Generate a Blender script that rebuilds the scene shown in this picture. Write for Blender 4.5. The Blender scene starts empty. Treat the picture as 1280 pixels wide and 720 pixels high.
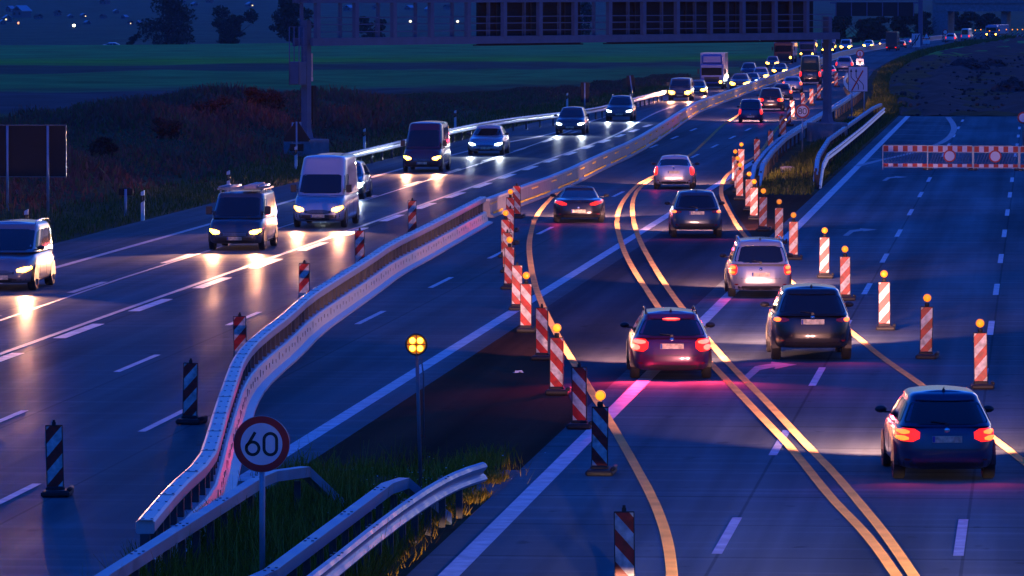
import bpy, math, random
import numpy as np
from mathutils import Vector, Matrix
random.seed(7); RNG = np.random.default_rng(11)
D = bpy.data; SC = bpy.context.scene; COL = SC.collection
PI = math.pi; R = math.radians

# ---------------------------------------------------------------- camera
CW, CH, F = 1280.0, 720.0, 7350.0
CAMZ = 8.2
PITCH = math.atan(380.0 / F); YAW = math.atan(660.0 / F * math.cos(PITCH))
cam_d = D.cameras.new('camera'); cam = D.objects.new('camera', cam_d); COL.objects.link(cam)
cam.location = (0, 0, CAMZ); cam.rotation_euler = (PI / 2 - PITCH, 0, YAW)
cam_d.sensor_width = 36; cam_d.lens = 36 * F / CW; cam_d.clip_start = 1; cam_d.clip_end = 20000
SC.camera = cam
CROT = cam.rotation_euler.to_matrix()
CINV = CROT.transposed()

def ray(px, py):
    return CROT @ Vector(((px - 640) / F, -(py - 360) / F, -1.0))
def G(px, py, z=0.0):
    """point of the level z seen at a photo pixel"""
    d = ray(px, py); t = (z - CAMZ) / d.z
    return Vector((d.x * t, d.y * t, z))
def S(p):
    """pixels per metre at a point"""
    q = CINV @ (Vector(p) - Vector((0, 0, CAMZ)))
    return F / -q.z
def GY(px, py, Y):
    d = ray(px, py); t = Y / d.y
    return Vector((d.x * t, Y, CAMZ + d.z * t))

# ---------------------------------------------------------------- materials
def mat(name, col, rough=0.6, metal=0.0, coat=0.0, emit=None, estr=0.0, noise=0.0, nscale=8.0, spec=0.5, rnoise=0.0, bump=0.0, bscale=40.0):
    m = D.materials.new(name); m.use_nodes = True; nt = m.node_tree; b = nt.nodes['Principled BSDF']
    b.inputs['Base Color'].default_value = (*col, 1); b.inputs['Roughness'].default_value = rough
    b.inputs['Metallic'].default_value = metal; b.inputs['Coat Weight'].default_value = coat
    b.inputs['Coat Roughness'].default_value = 0.06; b.inputs['Specular IOR Level'].default_value = spec
    if emit: b.inputs['Emission Color'].default_value = (*emit, 1); b.inputs['Emission Strength'].default_value = estr
    if noise or rnoise or bump:
        tc = nt.nodes.new('ShaderNodeTexCoord')
        n = nt.nodes.new('ShaderNodeTexNoise'); n.inputs['Scale'].default_value = nscale; n.inputs['Detail'].default_value = 6
        nt.links.new(tc.outputs['Object'], n.inputs['Vector'])
        if noise:
            mr = nt.nodes.new('ShaderNodeMapRange'); mr.inputs[1].default_value = .25; mr.inputs[2].default_value = .75
            mr.inputs[3].default_value = 1 - noise; mr.inputs[4].default_value = 1 + noise
            nt.links.new(n.outputs['Fac'], mr.inputs[0])
            mx = nt.nodes.new('ShaderNodeMix'); mx.data_type = 'RGBA'; mx.blend_type = 'MULTIPLY'; mx.inputs[0].default_value = 1
            mx.inputs[6].default_value = (*col, 1); nt.links.new(mr.outputs[0], mx.inputs[7])
            nt.links.new(mx.outputs[2], b.inputs['Base Color'])
        if rnoise:
            mr = nt.nodes.new('ShaderNodeMapRange'); mr.inputs[1].default_value = .3; mr.inputs[2].default_value = .7
            mr.inputs[3].default_value = rough - rnoise; mr.inputs[4].default_value = rough + rnoise
            nt.links.new(n.outputs['Fac'], mr.inputs[0]); nt.links.new(mr.outputs[0], b.inputs['Roughness'])
        if bump:
            n2 = nt.nodes.new('ShaderNodeTexNoise'); n2.inputs['Scale'].default_value = bscale; n2.inputs['Detail'].default_value = 3
            nt.links.new(tc.outputs['Object'], n2.inputs['Vector'])
            bp = nt.nodes.new('ShaderNodeBump'); bp.inputs['Strength'].default_value = bump; bp.inputs['Distance'].default_value = .02
            nt.links.new(n2.outputs['Fac'], bp.inputs['Height']); nt.links.new(bp.outputs[0], b.inputs['Normal'])
    return m

def ramp_mat(name, attr_cols, rough=0.9, trans=0.0):
    """foliage: colour of each blade or leaf from its own tone value, stored as the face attribute 'tone'"""
    m = D.materials.new(name); m.use_nodes = True; nt = m.node_tree; b = nt.nodes['Principled BSDF']
    a = nt.nodes.new('ShaderNodeAttribute'); a.attribute_name = 'tone'
    r = nt.nodes.new('ShaderNodeValToRGB'); cr = r.color_ramp
    while len(cr.elements) < len(attr_cols): cr.elements.new(.5)
    for i, (p, c) in enumerate(attr_cols): cr.elements[i].position = p; cr.elements[i].color = (*c, 1)
    nt.links.new(a.outputs['Fac'], r.inputs[0]); nt.links.new(r.outputs[0], b.inputs['Base Color'])
    b.inputs['Roughness'].default_value = rough; b.inputs['Specular IOR Level'].default_value = .05
    return m

def road_mat(name, col, r0, r1, streak=True, joints=None, gloss=.03):
    """asphalt or concrete: grain, broad patches, wheel tracks along the road, roughness that varies"""
    m = D.materials.new(name); m.use_nodes = True; nt = m.node_tree; L = nt.links.new; nt.nodes.remove(nt.nodes['Principled BSDF'])
    b = nt.nodes.new('ShaderNodeBsdfDiffuse'); gl = nt.nodes.new('ShaderNodeBsdfGlossy'); ms = nt.nodes.new('ShaderNodeMixShader'); ms.inputs[0].default_value = gloss
    L(b.outputs[0], ms.inputs[1]); L(gl.outputs[0], ms.inputs[2]); L(ms.outputs[0], nt.nodes['Material Output'].inputs['Surface'])
    tc = nt.nodes.new('ShaderNodeTexCoord')
    def noise(sc, scale, det=5):
        mp = nt.nodes.new('ShaderNodeMapping'); mp.inputs['Scale'].default_value = sc; L(tc.outputs['Object'], mp.inputs[0])
        n = nt.nodes.new('ShaderNodeTexNoise'); n.inputs['Scale'].default_value = scale; n.inputs['Detail'].default_value = det
        L(mp.outputs[0], n.inputs['Vector']); return n.outputs['Fac']
    def rng(s, a, b_, lo, hi):
        r = nt.nodes.new('ShaderNodeMapRange'); r.inputs[1].default_value = a; r.inputs[2].default_value = b_
        r.inputs[3].default_value = lo; r.inputs[4].default_value = hi; L(s, r.inputs[0]); return r.outputs[0]
    def mul(a, b_):
        x = nt.nodes.new('ShaderNodeMath'); x.operation = 'MULTIPLY'; L(a, x.inputs[0]); L(b_, x.inputs[1]); return x.outputs[0]
    broad = rng(noise((1, .12, 1), .35), .3, .7, .66, 1.32)
    tracks = rng(noise((1, .008, 1), 1.1, 3), .3, .7, .70, 1.28)
    grain = rng(noise((1, 1, 1), 60, 2), .25, .75, .8, 1.2)
    scuff = rng(noise((.10, 1.6, 1), 1.0, 4), .52, .80, 1.0, 1.5 if joints else 1.15)
    spots = rng(noise((1, .5, 1), 1.9, 3), .66, .74, 1.0, .72)
    fac = mul(mul(mul(mul(broad, tracks), grain), scuff), spots)
    if joints:
        jx, jy, ox, oy = joints
        sp = nt.nodes.new('ShaderNodeSeparateXYZ'); L(tc.outputs['Object'], sp.inputs[0])
        for out, per, off, wd in ((sp.outputs['X'], jx, ox, .018), (sp.outputs['Y'], jy, oy, .05)):
            ad = nt.nodes.new('ShaderNodeMath'); ad.operation = 'ADD'; L(out, ad.inputs[0]); ad.inputs[1].default_value = off
            pp = nt.nodes.new('ShaderNodeMath'); pp.operation = 'PINGPONG'; L(ad.outputs[0], pp.inputs[0]); pp.inputs[1].default_value = per / 2
            fac = mul(fac, rng(pp.outputs[0], wd, wd * 1.8, .68, 1))
    mx = nt.nodes.new('ShaderNodeMix'); mx.data_type = 'RGBA'; mx.blend_type = 'MULTIPLY'; mx.inputs[0].default_value = 1
    mx.inputs[6].default_value = (*col, 1); L(fac, mx.inputs[7]); L(mx.outputs[2], b.inputs['Color'])
    L(rng(noise((1, .1, 1), .5), .3, .7, r0, r1), gl.inputs['Roughness'])
    bp = nt.nodes.new('ShaderNodeBump'); bp.inputs['Strength'].default_value = .25; bp.inputs['Distance'].default_value = .01
    L(noise((1, 1, 1), 45, 2), bp.inputs['Height']); L(bp.outputs[0], b.inputs['Normal']); L(bp.outputs[0], gl.inputs['Normal'])
    return m

def paint(name, col, metal=0.3, rough=0.3): return mat(name, col, rough, metal, coat=1.0)

M = {}
M['galv'] = mat('galvanised_steel', (.24, .335, .42), .45, .35, noise=.2, nscale=3, rnoise=.1)
M['galv_dark'] = mat('weathered_steel', (.16, .17, .19), .5, .5, noise=.25, nscale=3)
M['barrier'] = mat('barrier_steel', (.50, .49, .52), .42, .30, noise=.15, nscale=2.5, rnoise=.1)
M['barrier_dull'] = mat('barrier_dull', (.26, .24, .25), .5, .3, noise=.25, nscale=2.0)
M['black'] = mat('black_rubber', (.012, .012, .013), .7, noise=.3, nscale=12)
M['post_dark'] = mat('dark_post_steel', (.05, .05, .055), .6, noise=.3, nscale=5)
M['dark'] = mat('dark_plastic', (.02, .02, .022), .5)
M['signback'] = mat('dark_sign_back', (.007, .006, .007), .75, noise=.3, nscale=2)
M['gantry'] = mat('gantry_grey_paint', (.055, .10, .19), .55, .1, noise=.15, nscale=2)
M['concrete'] = mat('cast_concrete', (.20, .22, .25), .85, noise=.25, nscale=3)
M['glass'] = mat('car_glass', (.006, .008, .012), .05, 0, spec=.9)
M['chrome'] = mat('chrome', (.7, .7, .72), .15, 1.0)
M['rim'] = mat('alloy_rim', (.4, .4, .42), .3, .9)
M['tyre'] = mat('tyre_rubber', (.010, .010, .011), .8)
M['plate'] = mat('number_plate', (.62, .54, .36), .45, noise=.6, nscale=11)
M['platestrip'] = mat('plate_blue_strip', (.01, .05, .35), .5)
M['white_paint'] = mat('old_white_paint', (.58, .60, .62), .6, noise=.34, nscale=2.5)
M['white_thin'] = mat('white_road_paint', (.54, .44, .42), .6, noise=.3, nscale=3)
M['white'] = mat('white_sheeting', (.72, .72, .74), .5)
M['signwhite'] = mat('sign_white', (.72, .72, .74), .55, noise=.06, nscale=4)
M['red'] = mat('red_sheeting', (.50, .012, .012), .5)
M['signred'] = mat('sign_red', (.42, .012, .014), .5)
M['signblack'] = mat('sign_black', (.01, .01, .01), .6)
M['amber'] = mat('amber_lens_lit', (.8, .35, .02), .3, emit=(1, .20, .002), estr=0.27)
M['amber_hot'] = mat('amber_flash_lit', (.9, .5, .05), .3, emit=(1, .25, .004), estr=0.40)
M['flash_bulb'] = mat('flasher_bulb_lit', (.9, .5, .05), .3, emit=(1, .42, .02), estr=2.2)
M['amber_off'] = mat('amber_lens_dim', (.7, .32, .03), .3, emit=(1, .25, .005), estr=0.1)
M['tail'] = mat('tail_lamp_lit', (.4, .02, .01), .25, emit=(1, .012, .005), estr=0.38)
M['tail_hot'] = mat('tail_lamp_bulb', (.6, .1, .02), .25, emit=(1, .085, .008), estr=0.95)
M['brake'] = mat('brake_lamp_lit', (.6, .05, .03), .25, emit=(1, .035, .025), estr=2.2)
M['tail_red'] = mat('tail_lens_unlit', (.20, .005, .006), .2, coat=1)
M['head_warm'] = mat('head_lamp_warm', (1, .9, .7), .2, emit=(1, .40, .014), estr=7)
M['head_cool'] = mat('head_lamp_cool', (.9, .95, 1), .2, emit=(.62, .85, 1), estr=3.6)
M['head_dim'] = mat('marker_lamp', (1, .9, .7), .2, emit=(1, .8, .5), estr=0.6)

def stripe_mat(name, sgn):
    m = D.materials.new(name); m.use_nodes = True; nt = m.node_tree; b = nt.nodes['Principled BSDF']; L = nt.links.new
    tc = nt.nodes.new('ShaderNodeTexCoord'); sp = nt.nodes.new('ShaderNodeSeparateXYZ'); L(tc.outputs['Object'], sp.inputs[0])
    a = nt.nodes.new('ShaderNodeMath'); a.operation = 'MULTIPLY_ADD'; L(sp.outputs['X'], a.inputs[0]); a.inputs[1].default_value = sgn * 1.15; L(sp.outputs['Z'], a.inputs[2])
    o = nt.nodes.new('ShaderNodeMath'); o.operation = 'ADD'; L(a.outputs[0], o.inputs[0]); o.inputs[1].default_value = 10 * .44 - .10
    f = nt.nodes.new('ShaderNodeMath'); f.operation = 'WRAP'; L(o.outputs[0], f.inputs[0]); f.inputs[1].default_value = .44; f.inputs[2].default_value = 0
    g = nt.nodes.new('ShaderNodeMath'); g.operation = 'GREATER_THAN'; L(f.outputs[0], g.inputs[0]); g.inputs[1].default_value = .22
    n = nt.nodes.new('ShaderNodeTexNoise'); n.inputs['Scale'].default_value = 9; n.inputs['Detail'].default_value = 5
    oi = nt.nodes.new('ShaderNodeObjectInfo'); vm = nt.nodes.new('ShaderNodeVectorMath'); vm.operation = 'ADD'
    L(tc.outputs['Object'], vm.inputs[0]); L(oi.outputs['Location'], vm.inputs[1]); L(vm.outputs[0], n.inputs['Vector'])
    mr = nt.nodes.new('ShaderNodeMapRange'); mr.inputs[1].default_value = .35; mr.inputs[2].default_value = .7; mr.inputs[3].default_value = 1.06; mr.inputs[4].default_value = .45
    L(n.outputs['Fac'], mr.inputs[0])
    mx = nt.nodes.new('ShaderNodeMix'); mx.data_type = 'RGBA'; L(g.outputs[0], mx.inputs[0])
    mx.inputs[6].default_value = (.50, .010, .006, 1); mx.inputs[7].default_value = (.66, .63, .60, 1)
    m2 = nt.nodes.new('ShaderNodeMix'); m2.data_type = 'RGBA'; m2.blend_type = 'MULTIPLY'; m2.inputs[0].default_value = 1
    L(mx.outputs[2], m2.inputs[6]); L(mr.outputs[0], m2.inputs[7]); L(m2.outputs[2], b.inputs['Base Color'])
    b.inputs['Roughness'].default_value = .45
    return m
M['stripe_up'] = stripe_mat('stripes_rising_right', -1)
M['stripe_down'] = stripe_mat('stripes_falling_right', 1)

def tape_mat(name, col):
    """retroreflective marking tape: its raised ribs (modelled) catch the headlamps of the traffic that drives over it"""
    m = D.materials.new(name); m.use_nodes = True; nt = m.node_tree; b = nt.nodes['Principled BSDF']; L = nt.links.new
    tc = nt.nodes.new('ShaderNodeTexCoord')
    n = nt.nodes.new('ShaderNodeTexNoise'); n.inputs['Scale'].default_value = 1.2; n.inputs['Detail'].default_value = 5; L(tc.outputs['Object'], n.inputs['Vector'])
    mr = nt.nodes.new('ShaderNodeMapRange'); mr.inputs[1].default_value = .3; mr.inputs[2].default_value = .7; mr.inputs[3].default_value = .75; mr.inputs[4].default_value = 1.1
    L(n.outputs['Fac'], mr.inputs[0])
    mx = nt.nodes.new('ShaderNodeMix'); mx.data_type = 'RGBA'; mx.blend_type = 'MULTIPLY'; mx.inputs[0].default_value = 1
    mx.inputs[6].default_value = (*col, 1); L(mr.outputs[0], mx.inputs[7]); L(mx.outputs[2], b.inputs['Base Color'])
    b.inputs['Roughness'].default_value = .5; b.inputs['Specular IOR Level'].default_value = .3
    return m
M['yellow_reflector'] = tape_mat('yellow_reflector', (.95, .62, .02))
M['tape'] = tape_mat('yellow_marking_tape', (.84, .47, .17))

# ---------------------------------------------------------------- mesh building
class MB:
    def __init__(s): s.v = []; s.f = []; s.m = []; s.sm = []
    def add(s, vs, fs, mi=0, smooth=False):
        o = len(s.v); s.v.extend([tuple(v) for v in vs])
        for f in fs: s.f.append(tuple(i + o for i in f)); s.m.append(mi); s.sm.append(smooth)
    def box(s, c, d, mi=0, rz=0.0, bev=0.0, tap=1.0):
        """centre, full dimensions; bev chamfers the vertical and top edges; tap scales the top"""
        cx, cy, cz = c; hx, hy, hz = d[0] / 2, d[1] / 2, d[2] / 2
        if bev <= 0:
            P = [(-hx, -hy, -hz), (hx, -hy, -hz), (hx, hy, -hz), (-hx, hy, -hz), (-hx * tap, -hy * tap, hz), (hx * tap, -hy * tap, hz), (hx * tap, hy * tap, hz), (-hx * tap, hy * tap, hz)]
            Fs = [(3, 2, 1, 0), (4, 5, 6, 7), (0, 1, 5, 4), (1, 2, 6, 5), (2, 3, 7, 6), (3, 0, 4, 7)]
        else:
            b = min(bev, hx * .9, hy * .9, hz * .9)
            def ring(x, y, z, k):
                return [(-x + k, -y, z), (x - k, -y, z), (x, -y + k, z), (x, y - k, z), (x - k, y, z), (-x + k, y, z), (-x, y - k, z), (-x, -y + k, z)]
            P = []
            for x, y, z, k in ((hx - b, hy - b, -hz, b * .5), (hx, hy, -hz + b, b), (hx * tap, hy * tap, hz - b, b), (hx * tap - b, hy * tap - b, hz, b * .5)): P += ring(x, y, z, k)
            Fs = [tuple(range(7, -1, -1)), tuple(range(24, 32))]
            for r in range(3):
                for i in range(8): j = (i + 1) % 8; Fs.append((r * 8 + i, r * 8 + j, r * 8 + 8 + j, r * 8 + 8 + i))
        ca, sa = math.cos(rz), math.sin(rz)
        s.add([(cx + x * ca - y * sa, cy + x * sa + y * ca, cz + z) for x, y, z in P], Fs, mi)
    def tube(s, pts, r, n=8, mi=0, smooth=True, cap=True):
        pts = [Vector(p) for p in pts]; rs = r if isinstance(r, (list, tuple)) else [r] * len(pts); vs = []; fs = []
        for i, p in enumerate(pts):
            t = (pts[min(i + 1, len(pts) - 1)] - pts[max(i - 1, 0)]).normalized()
            u = t.cross(Vector((0, 0, 1)));
            if u.length < 1e-3: u = Vector((1, 0, 0))
            u.normalize(); w = u.cross(t).normalized()
            for k in range(n): a = 2 * PI * k / n; vs.append(p + rs[i] * (math.cos(a) * u + math.sin(a) * w))
        for i in range(len(pts) - 1):
            for k in range(n): a = i * n + k; b = i * n + (k + 1) % n; fs.append((a, b, b + n, a + n))
        if cap: fs.append(tuple(range(n - 1, -1, -1))); fs.append(tuple(range((len(pts) - 1) * n, len(pts) * n)))
        s.add(vs, fs, mi, smooth)
    def sweep(s, pts, prof, mi=0, smooth=False, closed=True, cap=True):
        """profile (side offset to the right of travel, height) swept along a ground polyline"""
        pts = [Vector(p) for p in pts]; n = len(prof); vs = []; fs = []
        for i, p in enumerate(pts):
            a = pts[max(i - 1, 0)]; b = pts[min(i + 1, len(pts) - 1)]; t = Vector((b.x - a.x, b.y - a.y, 0)).normalized(); rt = Vector((t.y, -t.x, 0))
            for (o, h) in prof: vs.append((p.x + rt.x * o, p.y + rt.y * o, p.z + h))
        m = n if closed else n - 1
        for i in range(len(pts) - 1):
            for k in range(m): a = i * n + k; b = i * n + (k + 1) % n; fs.append((a, a + n, b + n, b))
        if cap and closed: fs.append(tuple(range(n))); fs.append(tuple(range(len(pts) * n - 1, (len(pts) - 1) * n - 1, -1)))
        s.add(vs, fs, mi, smooth)
    def lathe(s, prof, n=20, mi=0, c=(0, 0, 0), axis='z', smooth=True):
        vs = []; fs = []
        for (r, h) in prof:
            for k in range(n):
                a = 2 * PI * k / n; x, y, z = r * math.cos(a), r * math.sin(a), h
                if axis == 'y': x, y, z = x, z, y
                if axis == 'x': x, y, z = z, x, y
                vs.append((c[0] + x, c[1] + y, c[2] + z))
        for i in range(len(prof) - 1):
            for k in range(n): a = i * n + k; b = i * n + (k + 1) % n; fs.append((a, b, b + n, a + n))
        s.add(vs, fs, mi, smooth)
    def prism(s, poly, y0, y1, mi=0):
        """outline in (x, z), extruded along y"""
        n = len(poly); vs = [(x, y0, z) for x, z in poly] + [(x, y1, z) for x, z in poly]
        fs = [tuple(range(n)), tuple(range(2 * n - 1, n - 1, -1))] + [(i + n, (i + 1) % n + n, (i + 1) % n, i) for i in range(n)]
        s.add(vs, fs, mi)
    def grid(s, P, mi=0, smooth=True):
        """P[i][j] points"""
        a = len(P); b = len(P[0]); vs = [p for r in P for p in r]
        fs = [(i * b + j, i * b + j + 1, (i + 1) * b + j + 1, (i + 1) * b + j) for i in range(a - 1) for j in range(b - 1)]
        s.add(vs, fs, mi, smooth)
    def build(s, name, mats, parent=None, weld=False, angle=None):
        me = D.meshes.new(name); me.from_pydata(s.v, [], s.f)
        for m in (mats if isinstance(mats, (list, tuple)) else [mats]): me.materials.append(m)
        me.polygons.foreach_set('material_index', s.m); me.polygons.foreach_set('use_smooth', s.sm)
        if weld or angle:
            import bmesh
            bm = bmesh.new(); bm.from_mesh(me)
            if weld: bmesh.ops.remove_doubles(bm, verts=bm.verts, dist=weld)
            bmesh.ops.recalc_face_normals(bm, faces=bm.faces); bm.to_mesh(me); bm.free()
        me.update()
        if angle: me.set_sharp_from_angle(angle=R(angle))
        o = D.objects.new(name, me); COL.objects.link(o)
        if parent: o.parent = parent
        return o

def fast_mesh(name, verts, quads, material, tone=None, kind=None):
    """many loose quads at once; tone = one value per quad"""
    me = D.meshes.new(name); nv = len(verts); nq = len(quads)
    me.vertices.add(nv); me.vertices.foreach_set('co', np.asarray(verts, np.float32).ravel())
    me.loops.add(nq * 4); me.loops.foreach_set('vertex_index', np.asarray(quads, np.int32).ravel())
    me.polygons.add(nq); me.polygons.foreach_set('loop_start', np.arange(0, nq * 4, 4, dtype=np.int32))
    me.update(calc_edges=True)
    if tone is not None:
        at = me.attributes.new('tone', 'FLOAT', 'FACE'); at.data.foreach_set('value', np.asarray(tone, np.float32))
    me.materials.append(material)
    o = D.objects.new(name, me); COL.objects.link(o)
    if kind: o['kind'] = kind
    return o

LABELS = {}
def tag(o, label, cat, group=None):
    o['label'] = label; o['category'] = cat
    if group: o['group'] = group
    if label in LABELS: print('DUP LABEL', label)
    LABELS[label] = o.name
    n = len(label.split())
    if n < 4 or n > 16: print('LABEL LEN', n, label)
    return o
def thing(name, label, cat, loc=(0, 0, 0), rz=0.0, group=None):
    o = D.objects.new(name, None); COL.objects.link(o); o.location = loc; o.rotation_euler = (0, 0, rz); o.empty_display_size = .3
    return tag(o, label, cat, group)
def struct(o): o['kind'] = 'structure'; return o
def kids(o): return [c for c in D.objects if c.parent == o]
def copy_tree(o, parent=None):
    c = o.copy(); COL.objects.link(c)
    if parent: c.parent = parent
    for ch in KIDS(o): copy_tree(ch, c)
    return c
def KIDS(o): return list(o.children)

def resample(pts, step):
    pts = [Vector(p) for p in pts]; out = [pts[0].copy()]; acc = 0.0
    for a, b in zip(pts, pts[1:]):
        d = (b - a).length; pos = step - acc
        while pos <= d: out.append(a + (b - a) * (pos / d)); pos += step
        acc = d - (pos - step)
    return out
def smooth_poly(pts, it=2):
    pts = [Vector(p) for p in pts]
    for _ in range(it):
        q = [pts[0]]
        for a, b in zip(pts, pts[1:]): q += [a * .75 + b * .25, a * .25 + b * .75]
        q.append(pts[-1]); pts = q
    return pts

# ---------------------------------------------------------------- sky, sun, exposure
w = D.worlds.new('World'); SC.world = w; w.use_nodes = True; nt = w.node_tree
bg = nt.nodes['Background']
sky = nt.nodes.new('ShaderNodeTexSky'); sky.sky_type = 'NISHITA'; sky.sun_disc = False
GLOW = .7; SUN_EL, SUN_AZ = 1.5, 12.0          # dusk glow low ahead, a little to the right
sky.sun_elevation = R(SUN_EL); sky.sun_rotation = R(SUN_AZ); sky.air_density = 1.6; sky.dust_density = .6; sky.ozone_density = 4.0
tint = nt.nodes.new('ShaderNodeMix'); tint.data_type = 'RGBA'; tint.blend_type = 'MULTIPLY'; tint.inputs[0].default_value = 1
tint.inputs[7].default_value = (.006, .40, 1.62, 1)
nt.links.new(sky.outputs[0], tint.inputs[6])
# pink afterglow low along the horizon, strongest towards the set sun
wtc = nt.nodes.new('ShaderNodeTexCoord'); wsp = nt.nodes.new('ShaderNodeSeparateXYZ'); nt.links.new(wtc.outputs['Generated'], wsp.inputs[0])
def wm(op, a, b_=None):
    n_ = nt.nodes.new('ShaderNodeMath'); n_.operation = op
    for i_, v_ in enumerate((a, b_)):
        if v_ is None: continue
        if isinstance(v_, (int, float)): n_.inputs[i_].default_value = v_
        else: nt.links.new(v_, n_.inputs[i_])
    return n_.outputs[0]
fall = wm('POWER', 2.718, wm('MULTIPLY', wm('MAXIMUM', wsp.outputs['Z'], 0.0), -8.0))
wdot = nt.nodes.new('ShaderNodeVectorMath'); wdot.operation = 'DOT_PRODUCT'; nt.links.new(wtc.outputs['Generated'], wdot.inputs[0]); wdot.inputs[1].default_value = (math.sin(R(30)), math.cos(R(30)), 0)
side = wm('ADD', .14, wm('MULTIPLY', .86, wm('POWER', wm('MAXIMUM', wdot.outputs['Value'], 0.0), 1.6)))
gmix = nt.nodes.new('ShaderNodeMix'); gmix.data_type = 'RGBA'; gmix.blend_type = 'MULTIPLY'; gmix.inputs[0].default_value = 1
gmix.inputs[6].default_value = (.80, .62, .95, 1); nt.links.new(wm('MULTIPLY', wm('MULTIPLY', fall, side), GLOW), gmix.inputs[7])
gadd = nt.nodes.new('ShaderNodeMix'); gadd.data_type = 'RGBA'; gadd.blend_type = 'ADD'; gadd.inputs[0].default_value = 1
dim = nt.nodes.new('ShaderNodeMix'); dim.data_type = 'RGBA'; dim.blend_type = 'MULTIPLY'; dim.inputs[0].default_value = 1
low = nt.nodes.new('ShaderNodeMapRange'); low.interpolation_type = 'SMOOTHSTEP'; low.inputs[1].default_value = 0; low.inputs[2].default_value = .22; low.inputs[3].default_value = .12; low.inputs[4].default_value = 1
nt.links.new(wsp.outputs['Z'], low.inputs[0]); nt.links.new(tint.outputs[2], dim.inputs[6]); nt.links.new(low.outputs[0], dim.inputs[7])
nt.links.new(dim.outputs[2], gadd.inputs[6]); nt.links.new(gmix.outputs[2], gadd.inputs[7]); nt.links.new(gadd.outputs[2], bg.inputs[0]); bg.inputs[1].default_value = .15
sl = D.lights.new('sun', 'SUN'); so = D.objects.new('sun', sl); COL.objects.link(so)
sl.energy = .012; sl.angle = R(15); sl.color = (1, .72, .80)
_el, _az = R(SUN_EL + 7), R(SUN_AZ)
sdir = Vector((math.sin(_az) * math.cos(_el), math.cos(_az) * math.cos(_el), math.sin(_el)))
so.rotation_euler = sdir.to_track_quat('Z', 'Y').to_euler()
SC.view_settings.view_transform = 'Standard'; SC.view_settings.look = 'None'; SC.view_settings.gamma = 1; SC.view_settings.exposure = 2.6
SC.render.engine = 'CYCLES'
SC.cycles.use_denoising = True; SC.cycles.max_bounces = 5; SC.cycles.diffuse_bounces = 2; SC.cycles.glossy_bounces = 3
SC.cycles.sample_clamp_indirect = 3.0; SC.cycles.caustics_reflective = False; SC.cycles.caustics_refractive = False
# ================================================================ ground and roads
def pxline(L, z=0.0): return [G(x, y, z) for x, y in L]
def lerp_curve(pts):
    ys = [p[0] for p in pts]; xs = [p[1] for p in pts]
    return lambda y: float(np.interp(y, ys, xs))
# left pavement edge and right pavement edge of the old carriageway, as X over Y
LE = lerp_curve([(-40, -31.0), (200, -31.0), (250, -30.6), (340, -30.0), (430, -27.6), (470, -27.0), (560, -27.2), (690, -27.3), (770, -25.6), (815, -23.2), (880, -21.7), (990, -13.2), (1060, -2.8), (1120, 10), (1180, 30)])
RE = lerp_curve([(-40, -12.45), (270, -12.45), (420, -12.6), (480, -14.2), (560, -15.7), (630, -15.9), (720, -15.2), (835, -11.0), (922, -2.4), (990, 10), (1050, 30)])

CREST = lambda x: 770 + max(0, (x + 130)) * 1.2
def smooth01(t): t = min(1, max(0, t)); return t * t * (3 - 2 * t)
def BANK(Y): return float(np.interp(Y, [0, 130, 180, 265, 328, 385, 450, 540, 640], [.7, .7, .75, 1.0, 1.75, .6, .12, .03, 0.0]))
def terrain(x, y):
    z = -0.03
    xe = LE(y) if y < 1180 else 30
    d = xe - x - 1.6
    if d > 0:
        lump = .16 * math.sin(x * .31 + y * .05) * math.sin(y * .07 + 1.3) + .09 * math.sin(x * .9 + y * .23)
        k = smooth01(d / 10.5)
        back = 1 - .75 * smooth01((d - 13) / 16)
        z += BANK(y) * k * back + lump * min(1, d / 4) * (1 if y < 600 else .3)
        far = smooth01((-x - 45) / 30)
        if far > 0:
            fall = smooth01((y - CREST(x)) / 260.0)
            z += far * (-4.25 * fall)
            if y > 1700: z += far * (18 * smooth01((y - 1700) / 2600.0) + 50 * smooth01((y - 3600) / 3500.0))
    elif y > 1150:
        z += 6 * smooth01((y - 1150) / 400.0)
    # median and verge between the away lanes and the new concrete carriageway
    xr = RE(y)
    if y > 250 and xr + 1.2 < x < -8.9:
        m = min(x - xr - 1.2, -8.9 - x); z += .22 * smooth01(m / 1.5)
    if y < 97 and -12.3 < x < -9.0: z += .10
    # loose soil beyond the end of the concrete
    if y > 368 and x > -8.0:
        z += .18 * math.sin(x * .8 + y * .11) * math.sin(y * .19) + .12 * math.sin(x * 2.1 - y * .3)
    return z
XS = sorted(set([-3000, -2200, -1600, -1200, -900, -700, -560, -450, -370, -300, -250, -210, -180, -155, -135, -118, -104, -92, -82, -74, -67] + [round(-61 + i * 1.2, 2) for i in range(26)] + [-29.2, -28, -26.5, -25, -23, -20, -17, -15, -13.6] + [round(-12.6 + .45 * i, 2) for i in range(10)] + [-7.8, -6.5, -5, -3, -1, 1, 3, 6, 9, 13, 18, 25, 40, 70, 130, 250, 500, 1000, 2000]))
YS = [-60, -20, 20, 50] + [60 + 3.0 * i for i in range(110)] + [390 + 7 * i for i in range(45)] + [705 + 14 * i for i in range(36)] + [1215 + 60 * i for i in range(20)] + [2420 + 260 * i for i in range(14)] + [6200, 7000, 8000, 9500]
mb = MB(); mb.grid([[(x, y, terrain(x, y)) for x in XS] for y in YS])
mb.f = [tuple(reversed(f)) for f in mb.f] if False else mb.f
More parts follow.
